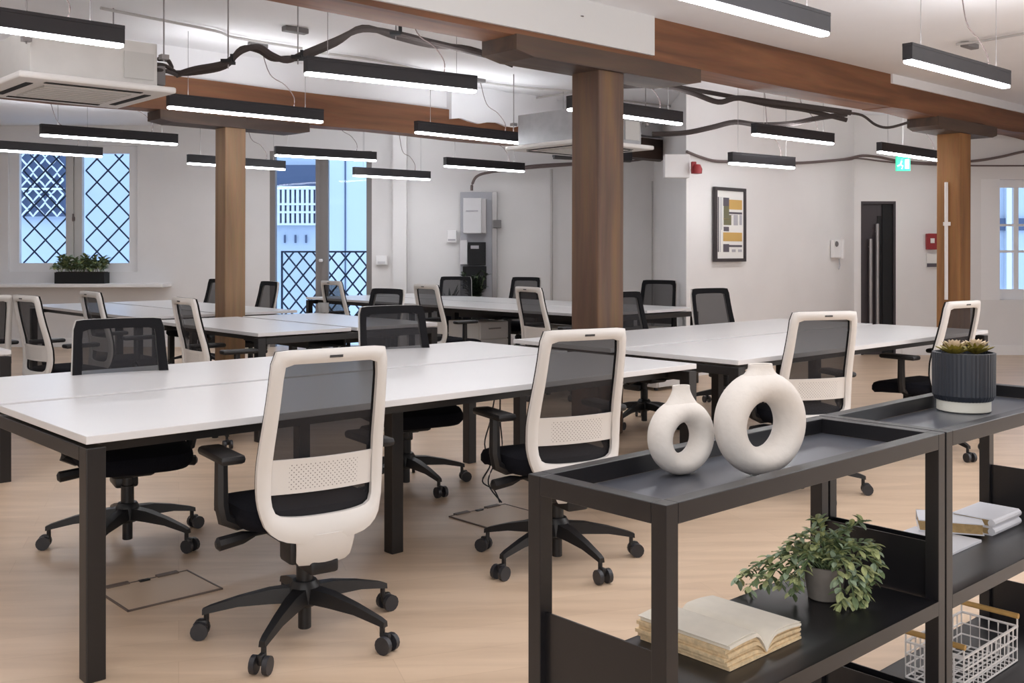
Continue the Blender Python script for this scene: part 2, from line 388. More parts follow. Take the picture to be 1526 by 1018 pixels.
# dark door
d2e = empty('door_2', ((d2[0]+d2[1])/2, YD+.05, 0), 0, 'dark brown door with long steel pull bars', kind='structure')
w = (d2[1]-d2[0])/2; h = d2[3]; s = YD/F
MB().span((-w, 0, 0), (w, .05, h)).build('door_leaf', M['door'], d2e)
MB().span((-w, -.05, 0), (-w+.03, -.001, h)).span((w-.03, -.05, 0), (w, -.001, h)).span((-w+.03, -.048, h-.03), (w-.03, -.001, h)).build('door_frame', M['door'], d2e)
MB().span((.0, -.012, .15), (.05, 0, 1.75)).build('vision_panel', M['black'], d2e)
MB().span((.06, -.02, .0), (w-.03, -.003, h-.03)).build('side_panel', M['black'], d2e)
for x, z1 in ((-.10, 1.46), (-.015, 1.65)):
    MB().tube([(x, -.06, .2), (x, -.06, z1)], .022, 10).tube([(x, 0, .3), (x, -.06, .3)], .01).tube([(x, 0, z1-.1), (x, -.06, z1-.1)], .01).build('pull_bar', M['chrome'], d2e)

# right window
w2e = empty('window_2', ((w2[0]+w2[1])/2, YD+.16, w2[2]), 0, 'white framed small-paned window on the right', kind='structure')
w = (w2[1]-w2[0])/2; h = w2[3]-w2[2]; gx0 = PY(1481, 0, YD+.16).x-w2e.location.x
MB().span((-w, -.16, 0), (gx0, .03, h)).span((gx0+.001, -.05, 0), (w, .028, .13)).span((gx0+.001, -.05, h-.1), (w, .028, h)).build('window_frame', M['white_trim'], w2e)
MB().span((gx0, 0, .13), (w, .006, h-.1)).build('pane', M['glass'], w2e)
for x in (gx0+.24, gx0+.56): MB().span((x, -.03, .13), (x+.06, .02, h-.1)).build('glazing_bar', M['white_trim'], w2e)
for k in (.36, .62): MB().span((gx0, -.028, .13+(h-.23)*k), (w, .018, .13+(h-.23)*k+.03)).build('glazing_bar', M['white_trim'], w2e)

# opposite building seen through the windows
ext = empty('opposite_building', (-3, 17.5, 0), 0, 'pale blue rendered building across the lane, grilles over its openings', 'building')
MB().span((-9, 0, -1.5), (12.5, .3, 6)).build('wall', M['ext_wall'], ext)
def ex(px): return (px-CX)*17.3/F+3
def ez(py): return 1.3-(py-HOR)*17.3/F
MB().span((ex(24), -.12, ez(322)), (ex(94), 0, ez(205))).build('dark_window', M['ext_dark'], ext)
for i in range(4):
    for j in range(5):
        cx_, cz_ = ex(30+i*18), ez(312-j*22); rr = .085
        ring = [(cx_+rr*cos(t)*(1+.25*cos(4*t)), -.17, cz_+rr*1.1*sin(t)*(1+.25*cos(4*t))) for t in [2*pi*k/12 for k in range(13)]]
        MB().tube(ring, .016, 4).build('grille_scroll', M['ext_white'], ext)
MB().span((ex(24), -.2, ez(283)), (ex(94), -.15, ez(280))).build('grille_bar', M['ext_white'], ext)
MB().span((ex(400), -.1, ez(278)), (ex(476), 0, ez(245))).build('shutter_box', M['ext_dark'], ext)
MB().span((ex(400), -.14, ez(282)), (ex(476), 0, ez(277))).build('gate_rail', M['ext_white'], ext)
MB().span((ex(400), -.05, ez(334)), (ex(476), 0, ez(280))).build('gate_recess', M['ext_dark'], ext)
g0 = MB().span((0, -.13, ez(334)), (.045, -.07, ez(281))).build('gate_slat', M['ext_white'], ext, loc=(ex(404), 0, 0))
for i in range(1, 10): dup(g0, ext, (ex(404+i*7.2), 0, 0))
for y_ in (304, 316, 334): MB().span((ex(400), -.15, ez(y_+1.5)), (ex(476), -.06, ez(y_-1.5))).build('gate_rail', M['ext_white'], ext)
for i in range(3): MB().span((ex(420+16*i), -.05, ez(362)), (ex(422+16*i), 0, ez(350))).build('bolt', M['ext_dark'], ext)
MB().span((ex(511), -.03, -1.4), (ex(513), 0, 5)).build('panel_joint', M['ext_dark'], ext)
MB().span((ex(484), -.015, -1.4), (ex(560), 0, 5)).build('render_panel', M['ext_panel'], ext)
# the yard beyond the right-hand window
yard = empty('yard_wall', (8, 17.0, 0), 0, 'pale brick yard wall beyond the right-hand window', 'wall')
MB().span((-1.6, 0, -1), (3, .2, 4)).build('wall', M['ext_wall'], yard)
MB().span((-1.2, -.06, 1.65), (.6, 0, 1.85)).build('ledge', M['ext_dark'], yard)
for i in range(4): MB().span((-.9+i*.35, -.1, .6), (-.72+i*.35, 0, 2.6)).build('pillar', M['ext_white'] if i % 2 else M['ext_dark'], yard)

# ------------------------------------------------------------------ timber frame
def post(label, px, Y, s_, top, m):
    e = MB().box((0, 0, top/2), (s_, s_, top), 0, .012)
    for v in e.bm.verts:
        v.co.x += .004*sin(v.co.z*5+px); v.co.y += .004*cos(v.co.z*4)
    o = e.build('timber_post', m, None); o.location = (PY(px, 0, Y).x, Y, 0); o.rotation_euler.z = TH
    return tag(o, label, 'post')
p1 = post('thick brown timber post nearest the camera, in the middle', 891, 7.35, .266, 2.585, M['timber_post_a'])
p2 = post('pale weathered timber post rising between the left desks', 343.5, 9.0, .196, 2.39, M['timber_post_b'])
p3 = post('orange-brown timber post at the right with white cable strip', 1421, 11.19, .262, 2.585, M['timber_post_c'])
def along(o, name, m, x0, x1, y0, y1, z0, z1, label, cat='beam', bev=.012, wob=0, taper=0):
    mb = MB(); n = 12
    for i in range(n+1): pass
    ring = []
    for i in range(n+1):
        x = x0+(x1-x0)*i/n; dz = wob*sin(i*1.7); zt = z1+dz*.5; zb = z0+dz
        if taper and i in (0, n): zb = z0+taper
        ring.append([mb.bm.verts.new(p) for p in ((x, y0, zb), (x, y1, zb), (x, y1, zt), (x, y0, zt))])
    for a, b in zip(ring, ring[1:]):
        for k in range(4): mb.bm.faces.new((a[k], a[(k+1) % 4], b[(k+1) % 4], b[k]))
    mb.bm.faces.new(ring[0]); mb.bm.faces.new(ring[-1][::-1])
    ob = mb.build(name, m); ob.location = (o.location.x, o.location.y, 0); ob.rotation_euler.z = TH
    return tag(ob, label, cat)
b1 = along(p1, 'timber_beam', M['timber_beam'], -7.2, 4.0, -.15, .15, 2.70, CEIL, 'long brown timber ceiling beam over the nearest post', wob=.006)
b1b = along(p1, 'timber_beam', M['timber_beam'], 4.0, 9.0, -.15, .15, 2.70, 2.945, 'continuation of the long ceiling beam over the right post', wob=.012)
struct('trim_plaster_right', MB().box((0, 0, 0), (5.0, .34, .09)), M['ceiling'], label='rounded white plaster above the right end of the beam')
bpy.data.objects['trim_plaster_right'].location = (p1.location.x+U.x*6.5, p1.location.y+U.y*6.5, 2.975); bpy.data.objects['trim_plaster_right'].rotation_euler.z = TH
along(p1, 'timber_corbel', M['timber_cap'], -.95, .98, -.17, .17, 2.57, 2.70, 'dark timber corbel on the nearest post', 'corbel', taper=.03)
along(p3, 'timber_corbel', M['timber_cap'], -.72, .72, -.17, .17, 2.575, 2.70, 'dark timber corbel on the right post', 'corbel', taper=.03)
along(p2, 'timber_corbel', M['timber_cap'], -.69, .72, -.13, .13, 2.375, 2.47, 'dark timber corbel on the pale left post', 'corbel', taper=.02)
along(p2, 'timber_beam', M['timber_beam'], -3.2, 3.84, -.10, .12, 2.47, 2.76, 'brown timber beam over the pale left post', wob=.008)
along(p2, 'timber_beam', M['timber_cap'], 4.7, 6.0, -.10, .12, 2.45, 2.70, 'dark stub of timber beam behind the middle air conditioner')
o = along(p2, 'trim_downstand', M['ceiling'], -3.2, 6.0, -.06, .10, 2.74, CEIL, 'white plaster downstand over the left beam'); del o['category']; o['kind'] = 'structure'
o = along(p1, 'trim_boxing', M['beam_white'], -7.2, .42, -.175, -.15, 2.735, CEIL, 'white boxing panel on the face of the long beam'); del o['category']; o['kind'] = 'structure'
MB().lathe([(.012, 0), (.012, .004)], (0, 0, 0), 10).build('screw_cap', M['cable_grey'], o).location = (-.35, -.178, 2.90)
o = MB().span((-.014, -.014, 0), (.014, .014, 1.27)).build('cable_strip', M['white_trim'])
o.location = p3.location-U*.150+V*.012+Vector((0, 0, .78)); tag(o, 'white cable strip running up the right timber post', 'trunking')
MB().span((-.035, -.03, .80), (.035, .0, .84)).build('clip', M['white_trim'], o)

o = along(p2, 'trim_plaster_left', M['ceiling'], 2.38, 3.9, -.14, .12, 2.66, CEIL, 'rounded white plaster over the right end of the left beam', wob=.02); del o['category']; o['kind'] = 'structure'

# ------------------------------------------------------------------ hanging LED lamps
def lamp(label, p, q, z, L=None, lit=True, cords=(.0,), box=True):
    a = P(p[0], p[1], z) if p else None; b = P(q[0], q[1], z) if q else None
    if a is None: a = b-U*L
    if b is None: b = a+U*L
    d = b-a; n = d.length; ang = math.atan2(d.y, d.x); c = (a+b)/2
    e = empty('linear_lamp', c, ang, label, 'lamp', 'black linear lamps hanging from the ceiling')
    MB().box((0, 0, .060), (n, .062, .08), 0, .002).span((-n/2, -.031, .10), (n/2, -.028, .118)).span((-n/2, .028, .10), (n/2, .031, .118)).span((-n/2, -.028, .10), (-n/2+.003, .028, .118)).span((n/2-.003, -.028, .10), (n/2, .028, .118)).build('housing', M['lamp_body'], e)
    MB().box((0, 0, .0105), (n-.008, .056, .021), 0, .007).build('diffuser', M['led'] if lit else M['dark_led'], e)
    if lit: MB().box((0, 0, .104), (n-.03, .05, .006)).build('uplight', M['led_up'], e)
    H = CEIL-z
    for x in (-n*.38, n*.38):
        w_ = MB().tube([(x, 0, .11), (x, 0, H)], .0022, 5).build('suspension_wire', M['chrome'], e)
    MB().tube(smooth_path([(n*.30, 0, .11), (n*.31, .02, .2), (n*.26, .05, .30), (n*.16, .06, min(.38, H-.08)), (n*.10, .06, H-.02)], 5), .004, 5).build('power_cord', M['cable_grey'], e)
    if box: MB().box((n*.08, .06, H-.02), (.16, .06, .035), 0, .005).build('junction_box', M['grey_box'], e)
    return e
Z = 2.40
lamp('black linear lamp in front of the left post beam, upper left centre', (455, 112), (708, 139), Z)
lamp('black linear lamp cut off by the top edge, right of the white boxing', None, (1230, 55), Z, 1.45)
lamp('black linear lamp nearest the top right corner', (1352, 94), (1500, 132), Z)
lamp('black linear lamp directly in front of the left beam and pale post', (250, 162), (480, 184), Z)
lamp('black linear lamp under the right end of the left beam', (620, 199), (783, 216), Z)
lamp('black linear lamp in the top left corner, before the air conditioner', None, (183, 72), Z, 1.45)
lamp('black linear lamp above the lattice window, longer visible one', (60, 203), (264, 217), Z)
lamp('black linear lamp cut off by the left edge over the lattice window', None, (152, 235), Z, 1.4)
lamp('black linear lamp across the top of the glazed doors', (410, 233), (560, 241), Z)
lamp('black linear lamp above the grey electrical board', (663, 249), (780, 257), 2.30)
lamp('black linear lamp lowest, right of the glazed doors', (527, 263), (640, 269), 2.23)
lamp('black linear lamp passing behind the pale left post', (280, 245), (424, 254), 2.32)
lamp('black linear lamp above the framed print', (1088, 245), (1182, 252), 2.13)
lamp('black linear lamp over the picture wall, among the black pipes', (1123, 202), (1240, 216), Z)
lamp('black linear lamp beside the exit sign, left of right post', (1310, 228), (1410, 242), 2.36)
lamp('black linear lamp passing behind the nearest post', (848, 165), (1014, 187), Z)
lamp('unlit dark linear lamp low behind the nearest post', (825, 237), (940, 242), 2.28, lit=False, box=False)

# ------------------------------------------------------------------ air conditioners and ceiling services
def cassette(label, near, L, z, top, case='metal'):
    e = empty('air_conditioner', near, TH, label, 'air conditioner', 'ceiling cassette air conditioners')
    MB().box((L/2, L/2, .02), (L, L, .04), 0, .012).build('fascia', M['ac_white'], e)
    MB().box((L/2, L/2, -.004), (L*.56, L*.56, .01)).build('intake_grille', M['ac_grille'], e)
    for i in range(7): MB().box((L/2, L*.26+i*L*.08, -.010), (L*.54, .004, .003)).build('louvre', M['ac_white'], e)
    for cx_, cy_, a, b in ((.5, .12, .62, .045), (.5, .88, .62, .045), (.12, .5, .045, .62), (.88, .5, .045, .62)):
        MB().box((L*cx_, L*cy_, -.001), (L*a, L*b, .006)).build('air_slot', M['black'], e)
    t = .09
    MB().box((L/2, L/2, .04+top/2), (L-2*t, L-2*t, top), 0, .004).build('casing', M[case], e)
    MB().box((L*.78, t-.004, .04+top*.45), (L*.2, .01, top*.6)).build('cover_plate', M['ac_grille'], e)
    MB().box((L-t+.05, L*.25, .04+top*.35), (.09, .12, top*.45), 0, .004).build('connection_box', M['grey_box'], e)
    for x, y in ((t-.03, t-.03), (L-t+.03, t-.03), (t-.03, L-t+.03), (L-t+.03, L-t+.03)):
        MB().box((x, y, .04+top*.7), (.05, .05, .03)).tube([(x, y, .04+top*.6), (x, y, CEIL-near[2])], .005, 6).build('hanger', M['chrome'], e)
    return e
ac1 = cassette('white ceiling cassette air conditioner at the left, seen from below', P(28, 114, 2.32), .96, 2.32, .28, 'ac_case')
ac2 = cassette('grey ceiling cassette air conditioner behind the nearest post', Vector((.62, 9.20, 2.28)), 1.02, 2.28, .30)

def pipe(name, pts, r, m, label, cat='pipe', n=8, group=None):
    return tag(MB().tube(smooth_path(pts, 5), r, n).build(name, m, None, True), label, cat, group)
pp = [(262, 112), (290, 103), (335, 94), (360, 76), (385, 70), (405, 82), (428, 90), (452, 80), (500, 60), (540, 44), (590, 50), (640, 62), (700, 76), (765, 92)]
pipe('insulated_pipe', [PY(x, y, 7.0) for x, y in pp], .021, M['pipe'], 'black lagged pipe looping across the upper left ceiling, front one')
pipe('insulated_pipe', [PY(x, y+(5 if i % 3 else -3), 7.07) for i, (x, y) in enumerate(pp)], .020, M['pipe'], 'black lagged pipe looping behind its twin across upper left ceiling')
pp = [(925, 128), (985, 128), (1030, 138), (1070, 152), (1100, 146), (1150, 152), (1210, 160), (1268, 168)]
pipe('insulated_pipe', [PY(x, y, 8.9) for x, y in pp], .024, M['pipe'], 'black lagged pipe right of the nearest post, upper one')
pipe('insulated_pipe', [PY(x, y+6+3*(i % 2), 8.98) for i, (x, y) in enumerate([(1000, 122), (1040, 126), (1090, 138), (1150, 148), (1200, 158), (1262, 170)])], .02, M['pipe'], 'thin black lagged pipe just above the upper right one')
pp = [(972, 200), (1020, 198), (1060, 190), (1095, 182), (1130, 186), (1180, 184), (1220, 176), (1262, 170)]
pipe('insulated_pipe', [PY(x, y, 10.2) for x, y in pp], .026, M['pipe'], 'black lagged pipe running above the framed print')
pipe('black_cable', [PY(x, y, 9.3) for x, y in [(1262, 168), (1285, 172), (1305, 186), (1325, 190), (1355, 182)]], .012, M['pipe'], 'black cable sagging to the right post corbel', 'cable')
pipe('cable_run', [PY(x, y, 13.92) for x, y in [(770, 250), (800, 246), (860, 243), (940, 240), (975, 234)]], .012, M['cable_grey'], 'brown cable bundle behind the nearest post', 'cable')
for px, y0, y1, lab in ((340, 55, 102, 'left'), (444, 42, 96, 'middle'), (590, 30, 58, 'right')):
    a_ = PY(px, y1, 7.0); e = empty('pipe_hanger', a_, 0, lab+' black rod hanger holding the looping lagged pipes', 'hanger')
    MB().tube([(0, 0, 0), (0, 0, CEIL-a_.z)], .005, 6).build('rod', M['chrome'], e)
    MB().box((0, 0, .045 if px != 590 else .03), (.07, .12, .02)).box((.03, 0, .07), (.02, .05, .05)).build('clamp', M['black'], e)
def onpic(px, py, off=.03):    # a point just off the picture wall
    d = cor2-cor; t = ((px-CX)/F*cor.y-cor.x)/(d.x-(px-CX)/F*d.y); q = cor+d*t
    q += Vector((d.y, -d.x)).normalized()*off
    return Vector((q.x, q.y, CAMZ-(py-HOR)*q.y/F))
pipe('cable_run', [onpic(x, y) for x, y in [(1020, 226), (1040, 234), (1062, 240), (1090, 241), (1180, 243), (1240, 239), (1262, 236)]]+[PY(x, y, 12.8) for x, y in [(1285, 232), (1310, 234), (1340, 240), (1390, 243), (1450, 240), (1490, 234), (1526, 226), (1560, 224)]], .016, M['cable_grey'], 'brown cable bundle sagging along the right walls', 'cable')
pipe('cable_run', [onpic(x, y) for x, y in [(1180, 244), (1220, 241), (1262, 238)]]+[PY(x, y, 12.8) for x, y in [(1280, 236), (1330, 242), (1400, 246), (1470, 247), (1560, 247)]], .010, M['cable_grey'], 'thin grey cable below the bundle by the exit sign', 'cable')
for pts, lab in (([(150, 12), (200, 22), (320, 46), (350, 56), (450, 72)], 'painted conduit on the ceiling at upper left'),
                 ([(470, 78), (560, 90), (660, 112), (760, 128), (858, 136)], 'painted conduit crossing above the central lamp'),
                 ([(930, 150), (1010, 160), (1100, 172), (1200, 190), (1320, 204), (1398, 210)], 'thin painted conduit reaching the right post'),
                 ([(740, 160), (800, 146), (858, 138)], 'short painted conduit left of the nearest post'),
                 ([(1425, 66), (1470, 60), (1526, 50)], 'short painted conduit in the top right corner')):
    pipe('ceiling_conduit', [P(x, y, 2.995) for x, y in pts], .011, M['conduit'], lab, 'conduit', 6)
for px, py, lab in ((430, 118, 'above the front left lamp'), (748, 156, 'left of the nearest post'), (1445, 68, 'in the top right corner'), (440, 45, 'above the black pipes')):
    o = MB().box((0, 0, 0), (.20, .07, .04), TH, .006).build('ceiling_junction_box', M['grey_box']); o.location = P(px, py, 2.998)
    tag(o, 'small grey junction box on the ceiling '+lab, 'junction box')
for px, yy in ((825, 245),):
    pipe('wall_conduit', [PY(822, 252, 13.9), PY(822, 300, 13.9), PY(822, 505, 13.9)], .022, M['conduit'], 'grey conduit down the back wall left of the nearest post', 'conduit', 6)
pipe('wall_conduit', [PY(972, 270, 13.9), PY(972, 505, 13.9)], .012, M['conduit'], 'thin conduit down the back wall right of the nearest post', 'conduit', 6)
pipe('black_cable', [PY(x, y, 13.85) for x, y in [(703, 284), (704, 274), (712, 262), (735, 256), (790, 250), (858, 245)]], .018, M['cable_grey'], 'dark cable arching into the grey electrical board', 'cable')

for i, (x0, y0, x1, y1) in enumerate(((236, 96, 262, 108), (238, 104, 264, 112), (240, 88, 256, 100))):
    pipe('short_pipe', [PY(x0-4, y0, 6.72), PY(x0+10, y0+2, 6.8), PY(x1, y1, 7.0)], .014, M['pipe'], ('upper', 'middle', 'lowest')[i]+' short black pipe stub beside the left air conditioner')

# ------------------------------------------------------------------ wall fittings
s = 13.9/F
def wx(px): return (px-CX)*s
def wz(py): return CAMZ-(py-HOR)*s
e = empty('electrical_board', (wx(716), 13.97, wz(460)), 0, 'grey backboard with white enclosure and black meter box', 'electrical board')
def eb(x0, y0, x1, y1, d0, d1_, name, m):
    return MB().span((wx(x0)-e.location.x, -d1_, wz(y1)-e.location.z), (wx(x1)-e.location.x, -d0, wz(y0)-e.location.z), .004).build(name, m, e)
eb(686, 286, 741, 462, 0, .05, 'backboard', M['panel_grey']); eb(733, 286, 741, 462, .05, .07, 'trunking', M['chrome'])
bx = eb(691, 296, 718, 348, .05, .22, 'enclosure', M['panel_box']); eb(718, 297, 725, 348, .05, .20, 'enclosure_side', M['chrome'])
eb(695, 314, 713, 316, .22, .225, 'label_strip', M['ink_light'])
eb(698, 361, 724, 395, .05, .2, 'meter_box', M['black']); eb(702, 366, 714, 371, .2, .205, 'meter_display', M['ink_light'])
eb(690, 397, 725, 430, .05, .17, 'cable_box', M['black']); eb(686, 358, 697, 394, .05, .15, 'fuse_box', M['panel_box'])
eb(735, 328, 747, 340, .07, .14, 'isolator_switch', M['grey_box'])
e = empty('wall_sensor', (wx(673), 13.96, wz(352)), 0, 'small white box on the wall left of electrical board', 'sensor')
MB().box((0, 0, 0), (.13, .06, .17), 0, .01).build('housing', M['white_trim'], e); MB().box((0, -.032, -.05), (.1, .01, .02)).build('vent', M['ink_light'], e)
e = empty('wall_socket', (wx(568), 13.96, wz(388)), 0, 'white switch plate right of the glazed doors', 'switch')
MB().box((0, 0, 0), (.16, .05, .13), 0, .01).build('plate', M['white_trim'], e); MB().box((0, -.03, -.03), (.1, .02, .03)).build('rocker', M['panel_box'], e)
# framed print
dirp = (cor2-cor).normalized(); ap = math.atan2(dirp.y, dirp.x)
c_ = (onpic(1060, 335, .02)+onpic(1106, 335, .02))/2; pw = (onpic(1106, 335, .02)-onpic(1060, 335, .02)).length; ph = 110*c_.y/F
pic = empty('framed_print', c_, ap, 'black framed abstract print with mustard blocks on white wall', 'picture')
fr = .035
MB().span((-pw/2+fr, -.02, -ph/2+fr), (pw/2-fr, -.002, ph/2-fr)).build('backing', M['pict_paper'], pic)
fr = .035
MB().span((-pw/2, -.035, -ph/2), (-pw/2+fr, 0, ph/2)).span((pw/2-fr, -.035, -ph/2), (pw/2, 0, ph/2)).span((-pw/2+fr, -.034, -ph/2), (pw/2-fr, -.001, -ph/2+fr)).span((-pw/2+fr, -.034, ph/2-fr), (pw/2-fr, -.001, ph/2)).build('frame', M['pict_frame'], pic)
def pr(x0, y0, x1, y1, m, nm):    # image zoom coordinates 140..480, 120..960
    fx = lambda x: (x-311)/340*pw; fz = lambda y: (540-y)/840*ph
    MB().span((fx(x0), -.0235, fz(y1)), (fx(x1), -.0205, fz(y0))).build(nm, m, pic)
for a in ((298, 255, 442, 365), (235, 628, 442, 728)): pr(*a, M['mustard'], 'mustard_block')
for a in ((235, 235, 298, 330), (240, 565, 296, 615), (235, 760, 298, 850)): pr(*a, M['ink'], 'grey_block')
for a in ((240, 330, 298, 545), (298, 430, 322, 545)): pr(*a, M['olive'], 'olive_block')
for a in ((298, 395, 442, 418), (298, 770, 442, 794), (177, 232, 187, 850)): pr(*a, M['ink'], 'dark_stripe')
for a in ((199, 232, 205, 850), (215, 232, 221, 600), (350, 425, 395, 545), (415, 425, 440, 540), (330, 820, 370, 850), (400, 820, 440, 850), (300, 425, 340, 432)): pr(*a, M['ink_light'], 'light_stripe')
pr(238, 470, 296, 478, M['mustard'], 'mustard_block')
# door entry phone
q = onpic(1243, 371, .01); e = empty('entry_phone', q, ap, 'white wall entry phone handset between print and dark door', 'intercom')
MB().box((0, -.02, 0), (.2, .05, .22), 0, .01).build('base', M['white_trim'], e)
MB().box((.08, -.055, 0), (.045, .04, .24), 0, .012).build('handset', M['white_trim'], e)
MB().lathe([(.035, 0), (.03, .01)], (0, 0, 0), 14).build('speaker_grille', M['grey_box'], e).location = (-.045, -.05, .06)
bpy.context.view_layer.update(); e.children[-1].rotation_euler = (pi/2, 0, 0)
MB().tube([(.05, -.03, -.12), (.055, -.035, -.2), (.04, -.03, -.25)], .008, 6).build('cord', M['ink_light'], e)
# exit sign
q = PY(1345.5, 244, 11.9); e = empty('exit_sign', q, 0, 'green emergency exit sign hanging left of right post', 'sign')
MB().box((0, 0, 0), (.165, .03, .17), 0, .004).build('panel', M['exit_green'], e)
MB().span((.02, -.02, -.06), (.065, -.015, .05)).build('door_symbol', M['exit_white'], e)
MB().tube([(-.02, -.018, .05), (-.02, -.018, .051)], .012, 8).tube([(-.02, -.018, .032), (-.035, -.018, -.012), (-.07, -.018, -.03)], .008, 6).tube([(-.035, -.018, -.012), (-.008, -.018, -.03), (-.02, -.018, -.062)], .008, 6).build('running_figure', M['exit_white'], e)
MB().tube([(0, 0, .085), (0, 0, CEIL-q.z)], .006, 6).build('hanger', M['white_trim'], e)
# fire call point and notice
q = PY(1388, 360, 12.85); e = empty('fire_call_point', q, 0, 'red fire call point left of the right post', 'alarm')
MB().box((0, 0, 0), (.13, .06, .2), 0, .008).build('housing', M['red'], e); MB().box((0, -.035, .01), (.05, .01, .06)).build('glass_panel', M['pict_paper'], e)
q = PY(1388, 388, 12.87); o = MB().box((0, 0, 0), (.13, .02, .16)).build('notice_plate', M['pict_paper']); o.location = q
tag(o, 'small white and grey notice below the red call point', 'sign'); MB().box((0, -.012, -.06), (.12, .006, .045)).build('print_block', M['ink'], o)
# sounder and white junction box at the corner of the picture wall
q = PY(1038, 252, 10.45); e = empty('fire_sounder', q, 0, 'dark red fire alarm sounder near the ceiling cables', 'alarm')
MB().lathe([(.02, -.05), (.055, -.045), (.06, 0), (.04, .045), (.015, .05)], (0, 0, 0), 14).build('sounder_body', M['red'], e, True)
MB().box((-.03, 0, .03), (.05, .05, .09), 0, .006).build('bracket', M['red'], e)
q = PY(1008, 248, 10.55); o = MB().box((0, 0, 0), (.26, .12, .24), 0, .01).build('white_alarm_box', M['white_trim']); o.location = q
tag(o, 'white plastic box left of the red sounder', 'junction box')

# ------------------------------------------------------------------ bench desks
def bench(label, a0, b0, L, Wd, rot=0, mids=True, trays=True, lg=None):
    # local x along the length, y across
    e = empty('bench_desk', R(a0, b0), TH+rot, label, 'desk', 'white bench desks with black steel frames')
    H = .745; t = .025; g = .05; half = (Wd-g)/2
    for y0 in (0, half+g):
        MB().box((L/2, y0+half/2, H-t/2), (L, half, t), 0, .002).build('tabletop', M['desk'], e)
    k = .06; zt = H-t-.012
    lx = [(.03, .03), (.03, Wd-.03), (L-.03, .03), (L-.03, Wd-.03)]
    if mids: lx += [(L/2, Wd/2-.38), (L/2, Wd/2+.38)]
    l0 = None
    for x, y in lx:
        if l0 is None: l0 = MB().box((0, 0, zt/2), (k, k, zt), 0, .003).build('leg', M['steel'], e, loc=(x, y, 0))
        else: dup(l0, e, (x, y, 0))
    for x in (.03, L-.03): MB().box((x, Wd/2, zt-.0225), (k, Wd-.12, .045), 0, .003).build('end_rail', M['steel'], e)
    if mids: MB().box((L/2, Wd/2, zt-.0225), (k, .70, .045), 0, .003).build('middle_rail', M['steel'], e)
    for y in (.16, half-.1, half+g+.1, Wd-.16): MB().box((L/2, y, zt-.02), (L-.12, .045, .04)).build('side_rail', M['steel'], e)
    if trays:
        n = max(1, round(L/1.49))
        for i in range(n):
            x0 = (i+.5)*L/n
            MB().span((x0-.5, Wd/2-.16, .58), (x0+.5, Wd/2-.155, .67)).span((x0-.5, Wd/2-.16, .575), (x0+.5, Wd/2+.16, .58)).span((x0-.5, Wd/2+.155, .58), (x0+.5, Wd/2+.16, .67)).build('cable_tray', M['steel'], e)
    return e
bench('nearest long white bench desk, filling the left foreground', 0, 0, 2.97, 1.74)
bench('white bench desk right of the nearest one, behind the vases', 3.25, -.05, 3.0, 1.70)
def bench_v(label, a0, b0, Lv, Wu, **k):     # long side along V
    return bench(label, a0+Wu, b0, Lv, Wu, pi/2, **k)
bench_v('white bench desk left of the pale post, near section', 2.30, 3.18, 1.74, 1.55, mids=False)
bench_v('white bench desk beyond the pale left post, far section', 2.38, 5.42, 2.75, 1.55)
bench_v('long white bench desk at the far centre, before electrical board', 5.47, 3.12, 4.7, 1.62)
bench_v('white bench desk just entering at the left edge', -.95, 3.05, 2.9, 1.64)
o = empty('pen_pot', P(482, 466, .745), 0, 'small grey tin pot on the left desk, before a white chair', 'pot')
MB().lathe([(.045, 0), (.05, .005), (.05, .09), (.045, .09), (.042, .02)], (0, 0, 0), 16).build('tin', M['cup'], o, True)
# pedestals
for (a, b, lab) in ((6.3, 3.0, 'white drawer pedestal under the near end of far desk'), (5.75, 3.75, 'white drawer pedestal under the far centre desk'), (5.75, 4.9, 'white drawer pedestal further back under the far centre desk')):
    e = empty('drawer_pedestal', R(a, b), TH, lab, 'drawers')
    MB().box((.2, .25, .3), (.4, .5, .54), 0, .008).build('body', M['desk_edge'], e)
    for k in range(3): MB().box((.2, -.008, .12+.18*k), (.38, .016, .165)).build('drawer', M['desk'], e)
    MB().box((.2, -.02, .5), (.16, .02, .012)).build('handle', M['chrome'], e)
    for x, y in ((.05, .05), (.35, .05), (.05, .45), (.35, .45)): MB().lathe([(.02, 0), (.02, .03)], (x, y, 0), 8).build('foot', M['plastic'], e)

# ------------------------------------------------------------------ office chair
PROF = [(1.02, -.232), (.96, -.225), (.88, -.212), (.78, -.190), (.68, -.165), (.60, -.150), (.52, -.145), (.45, -.152), (.38, -.165), (.32, -.168), (.28, -.155), (.22, -.12)]
def prof(z):
    for (z1, y1), (z0, y0) in zip(PROF, PROF[1:]):
        if z >= z0: return y0+(y1-y0)*min(1, (z-z0)/(z1-z0))
    return PROF[-1][1]
def S(x, z, off=0): return Vector((x, prof(z)+.55*x*x+off, z))
def chaikin(p, n=2):
    for _ in range(n):
        q = []
        for a, b in zip(p, p[1:]+p[:1]):
            q += [(a[0]*.75+b[0]*.25, a[1]*.75+b[1]*.25), (a[0]*.25+b[0]*.75, a[1]*.25+b[1]*.75)]
        p = q
    return p
def raycast(poly, th, c=(0, .66)):
    dx, dz = cos(th), sin(th); best = 0
    for a, b in zip(poly, poly[1:]+poly[:1]):
        ax, az = a[0]-c[0], a[1]-c[1]; bx_, bz = b[0]-c[0], b[1]-c[1]
        den = dx*(bz-az)-dz*(bx_-ax)
        if abs(den) < 1e-12: continue
        t = (ax*(bz-az)-az*(bx_-ax))/den; u_ = (ax*dz-az*dx)/den
        if t > 0 and -1e-6 <= u_ <= 1+1e-6: best = max(best, t)
    return (c[0]+dx*best, c[1]+dz*best)
def sym(h): return h+[(-x, z) for x, z in reversed(h)]
